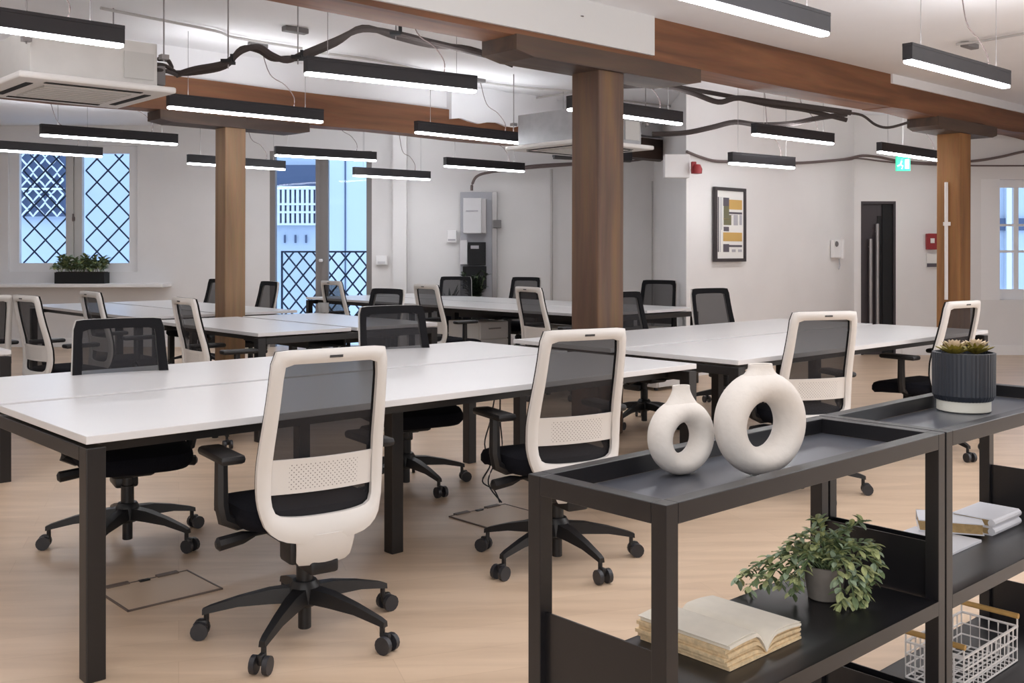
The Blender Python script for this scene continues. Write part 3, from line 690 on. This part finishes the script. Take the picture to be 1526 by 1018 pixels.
OUT = chaikin(sym([(.165, .99), (.195, .985), (.2, .955), (.205, .84), (.215, .7), (.222, .6), (.22, .5), (.21, .455), (.197, .41), (.15, .372), (.08, .36), (.04, .357)]))
INN = chaikin(sym([(.14, .945), (.157, .942), (.163, .925), (.166, .84), (.172, .7), (.178, .6), (.178, .5), (.172, .475), (.16, .452), (.10, .444), (.04, .442)]))
BEZ = [(x*1.004, .66+(z-.66)*1.002) for x, z in INN]
NA = 72
def ring(outer, inner, off, thick, steps, oscale=1.0):
    mb = MB(); rows = []
    for k in range(steps+1):
        t = k/steps; row = []
        for i in range(NA):
            th = 2*pi*i/NA; a = raycast(outer, th); b = raycast(inner, th)
            x = (a[0]*(1-t)+b[0]*t)*oscale; z = (a[1]*(1-t)+b[1]*t)
            row.append(mb.bm.verts.new(S(x, z, off)))
        rows.append(row)
    for a, b in zip(rows, rows[1:]):
        for i in range(NA): mb.bm.faces.new((a[i], a[(i+1) % NA], b[(i+1) % NA], b[i]))
    back = [[mb.bm.verts.new(v.co+Vector((0, -thick*(1-.35*(2*k/steps-1)**2), 0))) for v in row] for k, row in enumerate(rows)]
    for a, b in zip(back, back[1:]):
        for i in range(NA): mb.bm.faces.new((a[(i+1) % NA], a[i], b[i], b[(i+1) % NA]))
    for f_, b_ in ((rows[0], back[0]), (rows[-1], back[-1])):
        for i in range(NA): mb.bm.faces.new((f_[i], f_[(i+1) % NA], b_[(i+1) % NA], b_[i]))
    return mb
GRP = 'white backed office chairs with black mesh'
def make_chair():
    e = empty('office_chair', (0, 0, 0), 0, 'x', 'chair', GRP)
    ring(OUT, INN, -.004, .026, 4).build('back_frame', M['shell'], e, True)
    ring(OUT, BEZ, .010, .010, 2, .985).build('mesh_rim', M['bezel'], e, True)
    # mesh panel
    mb = MB(); rows = []
    c = mb.bm.verts.new(S(0, .66, .003))
    for k in range(1, 7):
        rows.append([mb.bm.verts.new(S(raycast(INN, 2*pi*i/NA)[0]*k/6, .66+(raycast(INN, 2*pi*i/NA)[1]-.66)*k/6, .003)) for i in range(NA)])
    for i in range(NA): mb.bm.faces.new((c, rows[0][i], rows[0][(i+1) % NA]))
    for a, b in zip(rows, rows[1:]):
        for i in range(NA): mb.bm.faces.new((a[i], b[i], b[(i+1) % NA], a[(i+1) % NA]))
    mb.build('mesh_panel', M['mesh'], e, True)
    # perforated lumbar band behind the mesh
    mb = MB(); g = []
    for j in range(6):
        row = []
        for i in range(17):
            x = -.176+.352*i/16; z = .632-.112*j/5
            row.append(S(x, z, -.014-.006*cos(x/.176*pi/2)))
        g.append(row)
    mb.quads(g).thick(.006).build('lumbar_band', M['perf'], e, True)
    MB().box((0, -.255, .966), (.045, .006, .008)).build('badge', M['plate'], e)
    mb = MB(); g = []                      # tail of the shell tucking under the seat
    for j in range(8):
        z = .385-.105*j/7; wd = .105-.012*(j/7) if j < 7 else .082
        y = -.176+(.03*(j/7)**2); row = [(wd*(2*i/8-1), y-.02*(1-(2*i/8-1)**2), z) for i in range(9)]
        g.append(row)
    mb.quads(g).thick(.02).build('shell_tail', M['shell'], e, True)
    MB().box((0, -.09, .27), (.10, .16, .05), 0, .012).build('back_bracket', M['plastic'], e, True)
    # seat
    mb = MB(); g = []; n = 14
    rows = []
    def seat_pt(t, k, zz, sc_):
        a = 2*pi*k/32; cx_, sy_ = cos(a), sin(a); ex_ = .42
        x = math.copysign(abs(cx_)**ex_, cx_)*.235*sc_; y = math.copysign(abs(sy_)**ex_, sy_)*.222*sc_+.108
        return (x, y, zz-(.02*max(0, (y-.2)/.1) if y > .2 else 0))
    for zz, sc_ in ((.385, .80), (.39, .94), (.41, 1.0), (.435, 1.0), (.455, .96), (.462, .85), (.46, .5)):
        rows.append([mb.bm.verts.new(seat_pt(0, k, zz, sc_)) for k in range(32)])
    for a, b in zip(rows, rows[1:]):
        for k in range(32): mb.bm.faces.new((a[k], a[(k+1) % 32], b[(k+1) % 32], b[k]))
    mb.bm.faces.new(rows[0][::-1]); mb.bm.faces.new(rows[-1])
    mb.build('seat', M['fabric'], e, True)
    MB().box((0, .03, .352), (.19, .24, .066), 0, .02).build('tilt_mechanism', M['plastic'], e, True)
    MB().box((-.075, -.09, .33), (.07, .10, .10), 0, .015).build('spring_housing', M['plastic'], e, True)
    for sg, y in ((-1, .02), (1, .09)):
        MB().tube([(sg*.08, y, .365), (sg*.17, y, .36)], .008, 8).tube([(sg*.17, y, .36), (sg*.21, y, .355), (sg*.29, y, .345), (sg*.30, y, .344)], [.010, .022, .024, .012], 8).build('lever', M['plastic'], e, True)
    for sg in (-1, 1):
        MB().tube([(sg*.10, .04, .40), (sg*.22, .04, .395), (sg*.265, .04, .42), (sg*.275, .04, .47), (sg*.275, .04, .615)], [.018, .02, .024, .024, .022], 8).build('arm_support', M['plastic'], e, True)
        MB().box((sg*.27, .055, .63), (.085, .25, .03), 0, .013).build('arm_pad', M['plastic'], e, True)
    MB().lathe([(.020, .02), (.022, .022), (.022, .12), (.028, .121), (.028, .26), (.022, .262), (.022, .37)], (0, 0, 0), 16).build('gas_column', M['plastic'], e, True)
    MB().lathe([(.04, .10), (.052, .11), (.052, .165), (.04, .185)], (0, 0, 0), 20).build('base_hub', M['plastic'], e, True)
    for k in range(5):
        rz = 2*pi*k/5
        if k == 0:
            mb = MB(); secs = [(.035, .165, .115, .030), (.12, .158, .112, .024), (.22, .136, .105, .018), (.315, .108, .086, .014), (.338, .098, .080, .012)]
            rr = []
            for r_, zt, zb, hw in secs:
                rr.append([mb.bm.verts.new(q) for q in ((r_, -hw, zb), (r_, hw, zb), (r_, hw*.8, zt), (r_, -hw*.8, zt))])
            for a, b in zip(rr, rr[1:]):
                for i in range(4): mb.bm.faces.new((a[i], a[(i+1) % 4], b[(i+1) % 4], b[i]))
            mb.bm.faces.new(rr[0]); mb.bm.faces.new(rr[-1][::-1])
            leg0 = mb.build('base_leg', M['plastic'], e, True)
            cas0 = MB().tube([(.325, 0, .10), (.325, 0, .05)], .009, 8).box((.338, 0, .045), (.036, .02, .035), 0, .006).build('caster', M['plastic'], e, True)
            for sg in (-1, 1):
                MB().tube([(.345, sg*.013, .029), (.345, sg*.03, .029)], .029, 14).build('wheel', M['caster'], cas0, True)
        else:
            dup(leg0, e, rz=rz); c2 = copy_tree(cas0, e); c2.rotation_euler.z = rz
    return e
proto = make_chair(); first = [True]
def chair(label, pos, facing, star=0):
    o = proto if first[0] else copy_tree(proto); first[0] = False
    o.location = (pos[0], pos[1], 0); o.rotation_euler.z = facing-pi/2; o['label'] = label
    legs = [c for c in o.children if c.name.startswith(('base_leg', 'caster'))]
    kk = {'base_leg': 0, 'caster': 0}
    for c in legs:
        nm = c.name.split('.')[0]; c.rotation_euler.z = star+2*pi*kk[nm]/5-(facing-pi/2); kk[nm] += 1
    return o
FV, FU = TH+pi/2, TH          # facing along V / along U
Fl = lambda px, py: P(px, py, 0)
chair('office chair at the front left desk, nearest, its white back to camera', Fl(454, 944), FV-radians(8), radians(43))
chair('white backed office chair second from the left along the nearest desk', Fl(830, 835.5), FV-radians(14), radians(11))
chair('white backed office chair behind the large ring vase', (1.56, 5.55), radians(108), radians(-10))
chair('white backed office chair behind the dark planter, turned left', (2.72, 6.66), radians(127), radians(0))
chair('black fronted office chair across the nearest desk, at far left', Fl(190, 810), FV+pi-radians(12), radians(50))
chair('black fronted office chair across the nearest desk, near its middle', Fl(605, 724), FV+pi-radians(14), radians(20))
chair('black fronted office chair half hidden by the nearest post', (1.00, 7.76), FV+pi, .3)
chair('black fronted office chair behind the right desk, below the print', R(5.92, 1.95), FV+pi-radians(14), .6)
chair('black fronted office chair at the far desk, right of nearest post', (1.50, 11.0), radians(240), .1)
chair('white backed office chair beside the near end of left desk', R(2.12, 3.45), FU-radians(4), .2)
chair('white backed office chair just above the big black chair at left', R(2.06, 5.0), FU, .5)
chair('white backed office chair second from the left edge, facing right', R(1.46, 4.62), FU+radians(6), .9)
chair('office chair cut off by the left edge, white back to camera', (-3.90, 7.40), FV+radians(6), .4)
chair('black fronted office chair left of the pale post', R(4.05, 7.72), FU+pi, .7)
chair('black fronted office chair right of the pale post', R(4.02, 6.5), FU+pi-radians(4), .2)
chair('black fronted office chair just behind the second black chair', (-1.18, 8.45), radians(229), .2)
chair('white backed office chair right of the glazed doors', R(5.05, 6.25), FU, .1)
chair('white backed office chair left of the far desk, middle one', R(5.08, 4.63), FU-radians(3), .6)
chair('white backed office chair left of nearest post at far desk', R(5.30, 3.42), FU-radians(9), .3)
chair('black fronted office chair below the electrical board', (-.73, 12.6), radians(262), .3)
chair('black fronted office chair at the far desk, left of nearest post', R(7.22, 5.9), radians(240), .8)

# ------------------------------------------------------------------ floor boxes and trailing cable
def floor_box(label, c, cable=False):
    e = empty('floor_box', c, TH, label, 'floor box')
    MB().box((0, 0, .002), (.36, .30, .004)).build('lid', M['floorbox'], e)
    for x0, x1, y0, y1 in ((-.185, .185, -.155, -.148), (-.185, .185, .148, .155), (-.185, -.178, -.155, .155), (.178, .185, -.155, .155)):
        MB().span((x0, y0, 0), (x1, y1, .006)).build('trim_strip', M['dark_line'], e)
    for x in (-.10, .10): MB().box((x, .155, .006), (.09, .03, .008), 0, .003).build('cable_flap', M['dark_line'], e)
    MB().box((0, .14, .006), (.04, .02, .006)).build('catch', M['plastic'], e)
    return e
floor_box('metal floor box under the nearest desk, lower left', (P(163, 880, 0)+P(312, 880, 0))/2)
floor_box('floor box with cables between the two front white-backed chairs', P(742, 770, 0))
b = P(745, 752, 0)
pipe('trailing_cable', [b+Vector((0, 0, .01)), b+Vector((-.03, .02, .07)), b+Vector((-.09, .0, .12)), b+Vector((-.05, .04, .2)), b+Vector((-.08, .06, .3)), b+Vector((-.05, .1, .42)), b+Vector((-.02, .18, .58))], .004, M['plastic'], 'thin dark cable rising from the floor box, looped one', 'cable', 6)
pipe('trailing_cable', [b+Vector((.01, 0, .01)), b+Vector((-.06, .03, .1)), b+Vector((-.03, .03, .2)), b+Vector((.01, .05, .28)), b+Vector((-.0, .1, .42)), b+Vector((.0, .18, .58))], .004, M['plastic'], 'thin dark cable rising from the floor box, straighter one', 'cable', 6)

# ------------------------------------------------------------------ black shelf units
SA = Vector((.0319, 2.033, 0))
def SH(a, b, z): return SA+U*a+V*b+Vector((0, 0, z))
LU, DU, ZT = 1.07, .348, .86
ZTRAY, ZM, ZL = .822, .456, .082
def shelf_unit(label, a0, L):
    e = empty('shelf_unit', SH(a0, 0, 0), TH, label, 'shelves', 'black steel shelf units')
    k = .034; D = DU
    for x in (k/2, L-k/2):
        for y in (-k/2, -D+k/2): MB().box((x, y, ZT/2), (k, k, ZT), 0, .0015).build('leg', M['shelf_steel'], e)
    for y in (-k/2, -D+k/2): MB().box((L/2, y, ZT-.019), (L-2*k, k, .038), 0, .0015).build('top_rail', M['shelf_steel'], e)
    for x in (k/2, L-k/2): MB().box((x, -D/2, ZT-.019), (k, D-2*k, .038), 0, .0015).build('end_rail', M['shelf_steel'], e)
    MB().box((L/2, -D/2, ZTRAY-.003), (L-2*k+.002, D-2*k+.002, .006)).build('tray_panel', M['tray'], e)
    for z in (ZM, ZL):
        MB().box((L/2, -D/2, z-.0025), (L-2*k+.004, D-.004, .005)).span((k, -D, z-.034), (L-k, -D+.004, z)).span((k, -.004, z-.034), (L-k, 0, z)).build('shelf_board', M['tray'] if z < 0 else M['shelf_steel'], e)
        for x in (k/2, L-k/2): MB().span((x-.002, -D+k, z-.034), (x+.002, -k, z+.135)).build('end_panel', M['shelf_steel'], e)
    return e
shelf_unit('black steel open shelf unit nearest the camera, vases on top', 0, LU-.004)
shelf_unit('black steel open shelf unit at the right, planter on top', LU+.004, 1.035)
# a white bottom edge shows on the near end panel
# vases
def vase(label, c, Ro, hole, dep, H, rz):
    r1 = (Ro-hole)/2; Rm = (Ro+hole)/2; mb = MB(); n, m_ = 56, 24; rings = []
    for i in range(n):
        a = 2*pi*i/n
        t = r1*(1+.10*max(0, sin(a))); d_ = dep*(1+.05*cos(a-pi/2))
        row = []
        for j in range(m_):
            b_ = 2*pi*j/m_; rr_ = Rm+t*cos(b_)
            x, z = rr_*cos(a), rr_*sin(a)
            row.append(mb.bm.verts.new((x, d_*sin(b_), max(z+Ro, .0))))
        rings.append(row)
    for i in range(n):
        A_, B_ = rings[i], rings[(i+1) % n]
        for j in range(m_): mb.bm.faces.new((A_[j], A_[(j+1) % m_], B_[(j+1) % m_], B_[j]))
    zb = 2*Ro
    e = empty('ring_vase', c, rz, label, 'vase')
    mb.build('ring_body', M['vase'], e, True)
    w0 = Ro*.61
    pf = []
    for k in range(13):
        t = k/12; z = zb-.23*Ro+(H-zb+.23*Ro)*t
        r_ = Ro*.27+(w0-Ro*.27)*(1-min(1, t/.9))**1.5
        pf.append((r_, z))
    pf += [(Ro*.262, H+.002), (Ro*.22, H+.001), (Ro*.2, H-.02), (Ro*.2, H-.05)]
    MB().lathe(pf, (0, 0, 0), 32, 1, .55*dep/r1 if False else .62).build('neck', M['vase'], e, True)
    return e
vase('larger white ring-shaped vase on the black shelf', P(1133, 708, ZTRAY), .110, .050, .040, .236, radians(26))
vase('smaller white ring-shaped vase on the black shelf', P(1015, 707, ZTRAY), .080, .034, .032, .189, radians(30))
# planter with succulents
e = empty('ribbed_planter', P(1436, 612, ZTRAY), 0, 'charcoal ribbed planter with succulents, on the right shelf', 'planter')
MB().lathe([(.070, 0), (.076, .004), (.076, .034), (.070, .034)], (0, 0, 0), 40).build('base', M['cream'], e, True)
mb = MB(); n = 96; pf = [(.068, .030), (.080, .036), (.087, .050), (.088, .16), (.088, .176), (.080, .177), (.078, .150)]
rings = []
for r_, z in pf: rings.append([mb.bm.verts.new(((r_+(.0012 if k % 2 else 0))*cos(2*pi*k/n), (r_+(.0012 if k % 2 else 0))*sin(2*pi*k/n), z)) for k in range(n)])
for a, b_ in zip(rings, rings[1:]):
    for k in range(n): mb.bm.faces.new((a[k], a[(k+1) % n], b_[(k+1) % n], b_[k]))
mb.bm.faces.new(rings[0][::-1]); mb.build('pot', M['planter'], e)
MB().lathe([(.079, .158), (.079, .164)], (0, 0, 0), 24).build('soil', M['soil'], e)
def leafmesh(mb, p, d, up, L, wd, cup=.25, fold=.15):
    d = d.normalized(); sx_ = d.cross(up)
    if sx_.length < 1e-3: sx_ = d.cross(Vector((1, 0, 0)))
    sx_.normalize(); nn = sx_.cross(d).normalized()
    mid = []; lf = []; rt = []
    for t, ww in ((0, .12), (.3, .8), (.6, 1), (.85, .6)):
        c_ = p+d*L*t+nn*(-cup*L*t*t)
        mid.append(mb.bm.verts.new(c_)); lf.append(mb.bm.verts.new(c_+sx_*wd*ww/2+nn*fold*wd*ww)); rt.append(mb.bm.verts.new(c_-sx_*wd*ww/2+nn*fold*wd*ww))
    tip = mb.bm.verts.new(p+d*L+nn*(-cup*L))
    for k in range(3):
        mb.bm.faces.new((mid[k], mid[k+1], lf[k+1], lf[k])); mb.bm.faces.new((mid[k], rt[k], rt[k+1], mid[k+1]))
    mb.bm.faces.new((mid[3], tip, lf[3])); mb.bm.faces.new((mid[3], rt[3], tip))
for (x, y, rs_, mm) in ((-.035, -.015, .062, 'succulent'), (.042, .01, .06, 'succulent'), (-.035, -.015, .05, 'succulent_tip'), (.042, .01, .05, 'succulent_tip')):
    mb = MB(); layers = 3
    for ly in range(layers):
        nl = 11-ly*2
        for k in range(nl):
            a = 2*pi*(k+.5*ly)/nl+x*9; el = radians(18+24*ly+(16 if mm == 'succulent_tip' else 0))
            d = Vector((cos(a)*cos(el), sin(a)*cos(el), sin(el)))
            leafmesh(mb, Vector((x, y, .168+(.008 if mm == 'succulent_tip' else 0))), d, Vector((0, 0, 1)), rs_*(1-.16*ly), .019, -.12, .2)
    mb.build('succulent', M[mm], e, True, recalc=False)
# trailing potted plant on the middle shelf
pc = P(1229, 891, ZM)
e = empty('potted_plant', pc, 0, 'trailing green leafy plant in a grey concrete pot', 'plant')
MB().lathe([(.036, 0), (.040, .003), (.052, .082), (.047, .083), (.044, .07)], (0, 0, 0), 28).build('pot', M['concrete'], e, True)
MB().lathe([(.045, .066), (.045, .07)], (0, 0, 0), 20).build('soil', M['soil'], e)
rnd = random.Random(3)
def stems(e, pcs, n_leaf, mats_, lL, lW, tube_m, r=.0018):
    cores = MB(); mbs = [MB() for _ in mats_]
    for pth in pcs:
        pth = smooth_path(pth, 6); cores.tube(pth, r, 5)
        for i in range(2, len(pth)-1):
            for _ in range(n_leaf):
                t = (pth[i+1]-pth[i]).normalized(); a = rnd.uniform(0, 2*pi)
                side = Vector((cos(a), sin(a), rnd.uniform(-.3, .8))).normalized()
                leafmesh(rnd.choice(mbs), pth[i]+(pth[i+1]-pth[i])*rnd.random(), (side+t*.7), Vector((0, 0, 1)), lL*rnd.uniform(.7, 1.25), lW*rnd.uniform(.8, 1.2))
    cores.build('stem', tube_m, e)
    for mb, mm in zip(mbs, mats_): tag(mb.build('foliage', mm, e, False, recalc=False), kind='stuff')
def rel(px, py, Y, c): return PY(px, py, Y)-c
top = Vector((0, 0, .075)); Yp = pc.y
paths = []
for px, py, dy in ((1096, 868, .05), (1104, 862, .07), (1112, 882, .0), (1128, 858, .05), (1138, 872, .0), (1150, 860, .03), (1162, 874, -.02), (1172, 858, .02), (1188, 872, -.04), (1180, 884, -.05),
                   (1192, 800, .0), (1218, 776, .02), (1176, 812, .02), (1205, 792, .06), (1240, 800, .05), (1262, 790, .04), (1286, 778, .05), (1252, 812, .06),
                   (1306, 822, .0), (1300, 812, .03), (1310, 850, -.02), (1302, 868, -.04), (1290, 886, -.06), (1272, 906, -.08), (1254, 914, -.09), (1284, 902, -.06), (1308, 838, .03)):
    q = rel(px, py, Yp+dy, pc); q.z = max(q.z, .012)
    mid = top*.5+q*.5+Vector((0, 0, .045 if q.z < .1 else .01)); st = Vector((rnd.uniform(-.02, .02), rnd.uniform(-.02, .02), .07))
    if (Vector((mid.x, mid.y, 0))).length < .06 and mid.z < .09: mid += Vector((q.x, q.y, 0)).normalized()*.03
    paths.append([st, st*.3+mid*.7+Vector((0, 0, .025)), mid*.35+q*.65+Vector((0, 0, .012)), q])
stems(e, paths, 2, [M['leaf'], M['leaf_lo'], M['leaf_blue'], M['leaf']], .027, .014, M['leaf_lo'])
# planter box on the window sill
c = Vector(((121-CX)*13.75/F, 13.78, SILLZ)); e = empty('window_planter', c, 0, 'black trough of green plants on the window sill', 'planter')
bw = 74*13.75/F
MB().span((-bw/2, -.09, 0), (bw/2, .09, .15)).build('trough', M['black'], e)
MB().box((0, 0, .152), (bw-.03, .15, .01)).build('soil', M['soil'], e)
ps = []
for i in range(40):
    x = rnd.uniform(-bw/2+.04, bw/2-.04); y = rnd.uniform(-.06, .06); q = Vector((x+rnd.uniform(-.09, .09), y+rnd.uniform(-.08, .06), .15+rnd.uniform(.06, .22)))
    ps.append([Vector((x, y, .15)), Vector((x, y, .15))*.5+q*.5+Vector((0, 0, .03)), q])
stems(e, ps, 2, [M['leaf'], M['leaf_lo'], M['leaf_blue']], .075, .045, M['leaf_lo'], .004)
# plants near the electrical board
c = R(7.9, 7.0); c = Vector(((672-CX)*13.5/F, 13.55, 0)); e = empty('spiky_plant', c, 0, 'dark spiky plant standing left of the electrical board', 'plant')
MB().lathe([(.10, 0), (.12, .01), (.14, .5), (.12, .5)], (0, 0, 0), 20).build('pot', M['navy'], e, True)
MB().lathe([(.12, .46), (.12, .48)], (0, 0, 0), 20).build('soil', M['soil'], e)
mb = MB()
for i in range(34):
    a = rnd.uniform(0, 2*pi); el = radians(rnd.uniform(25, 85)); d = Vector((cos(a)*cos(el), sin(a)*cos(el), sin(el)))
    leafmesh(mb, Vector((0, 0, .48)), d, Vector((0, 0, 1)), rnd.uniform(.26, .46), .03, .25, .2)
tag(mb.build('foliage', M['leaf_deep'], e, recalc=False), kind='stuff')
c = Vector(((708-CX)*13.5/F, 13.6, 0)); e = empty('bushy_plant', c, 0, 'dark green bushy plant before the electrical board', 'plant')
MB().lathe([(.12, 0), (.15, .01), (.17, .5), (.15, .5)], (0, 0, 0), 20).build('pot', M['navy'], e, True)
ps = []
for i in range(26):
    a = rnd.uniform(0, 2*pi); r_ = rnd.uniform(.02, .16); q = Vector((cos(a)*r_, sin(a)*r_*.7, rnd.uniform(.75, 1.08)))
    ps.append([Vector((0, 0, .46)), q*.5+Vector((0, 0, .3)), q])
stems(e, ps, 2, [M['leaf_deep']], .09, .045, M['leaf_lo'], .006)

# ------------------------------------------------------------------ books
c = SH(0, 0, ZM)*0+Vector((.452, 2.236, ZM)); e = empty('open_book', c, TH, 'thick old open book with cream pages, on the middle shelf', 'book')
hw, hd = .135, .117
def page_top(x, side):       # height of the open pages
    t = abs(x)/hw
    hmax = .050 if side < 0 else .034
    return .006+hmax*(1-(1-min(1, t*3.2))**2)*.99-.014*max(0, t-.55)**1.5*(1 if side < 0 else 1.4)
NL = 6
for side in (-1, 1):
    n = 14; xs_ = [hw*side*k/n for k in range(n+1)]
    for ly in range(NL):
        f0, f1 = ly/NL, (ly+.86)/NL
        off = .004*((ly*37) % 5-2)/2
        poly = [(x+side*off*(abs(x)/hw), page_top(x, side)*f0) for x in xs_]+[(x+side*off*(abs(x)/hw), page_top(x, side)*f1) for x in reversed(xs_)]
        MB().prism(poly, lambda x, z, o_=off: (x, -hd+o_, z+.001), lambda x, z, o_=off: (x, hd+o_, z+.001)).build('page_block', M['page_edge'] if ly < NL-1 else M['paper'], e)
    g = [[(x, y, page_top(x, side)+.0018) for x in xs_] for y in (-hd, hd)]
    MB().quads(g).thick(.0012).build('open_page', M['paper'], e, True)
def book(label, c, rz, w_, d_, t_, edge='page_edge_dark'):
    e = empty('book', c, rz, label, 'book', 'white books on the right shelf')
    MB().box((w_/2, d_/2, t_/2), (w_-.008, d_-.008, t_-.006)).build('pages', M[edge], e)
    MB().span((0, 0, 0), (w_, d_, .003)).span((0, 0, t_-.003), (w_, d_, t_)).span((0, d_-.003, 0), (w_, d_, t_)).build('cover', M['cover'], e)
    return e
n0 = P(1479, 799, ZM)
def bk2(label, c, t_):
    e = empty('book', c, TH, label, 'book', 'white books on the right shelf')
    w_, d_ = .195, .12
    MB().box((w_/2, d_/2, t_/2), (w_-.006, d_-.006, t_-.006)).build('pages', M['page_edge_dark'], e)
    MB().span((0, 0, 0), (w_, d_, .003)).span((0, 0, t_-.003), (w_, d_, t_)).tube([(0.0, .003, t_/2), (w_, .003, t_/2)], t_*.46, 10).build('cover', M['cover'], e)
    return e
bk2('white book at the bottom of the right-hand pair', n0, .024)
bk2('white book on top of the right-hand pair', n0+Vector((0, 0, .0245)), .024)
e = empty('booklet', P(1417, 829, ZM), TH, 'thin white booklet lying flat under the left white book', 'book', 'white books on the right shelf')
MB().box((.10, .10, .004), (.2, .2, .008), 0, .001).build('cover', M['cover'], e)
q = P(1367, 790, ZM+.009); book('white book lying on the thin booklet, tan page edges out', Vector((q.x, q.y-.01, ZM+.009)), radians(-18), .18, .13, .034)

# ------------------------------------------------------------------ wire basket
BL, BW, BH = .36, .166, .105
e = empty('wire_basket', SH(1.41, -.076, ZL), TH, 'white wire basket with wooden handles on the bottom shelf', 'basket')
wr = .0026
def wire(pts, name='wire', r=wr, m='wire'): MB().tube(pts, r, 5).build(name, M[m], e)
nx, ny, nz = 12, 6, 3
for k in range(nz+1):
    z = .004+(BH-.004)*k/nz; r_ = wr*1.5 if k == nz else wr
    for p_, q_ in (((0, 0), (BL, 0)), ((BL, 0), (BL, -BW)), ((BL, -BW), (0, -BW)), ((0, -BW), (0, 0))):
        wire([(p_[0], p_[1], z), (q_[0], q_[1], z)], 'rim_wire' if k == nz else 'wire', r_)
for i in range(nx+1):
    x = BL*i/nx; wire([(x, 0, BH), (x, 0, .004), (x, -BW, .004), (x, -BW, BH)])
for j in range(1, ny):
    y = -BW*j/ny; wire([(0, y, BH), (0, y, .004), (BL, y, .004), (BL, y, BH)])
for x in (0, BL):
    MB().tube([(x, .004, BH+.03), (x, -BW-.004, BH+.03)], .008, 10).build('handle', M['oak_rod'], e, True)
    for y in (0, -BW): wire([(x, y, BH), (x, y, BH+.03)])
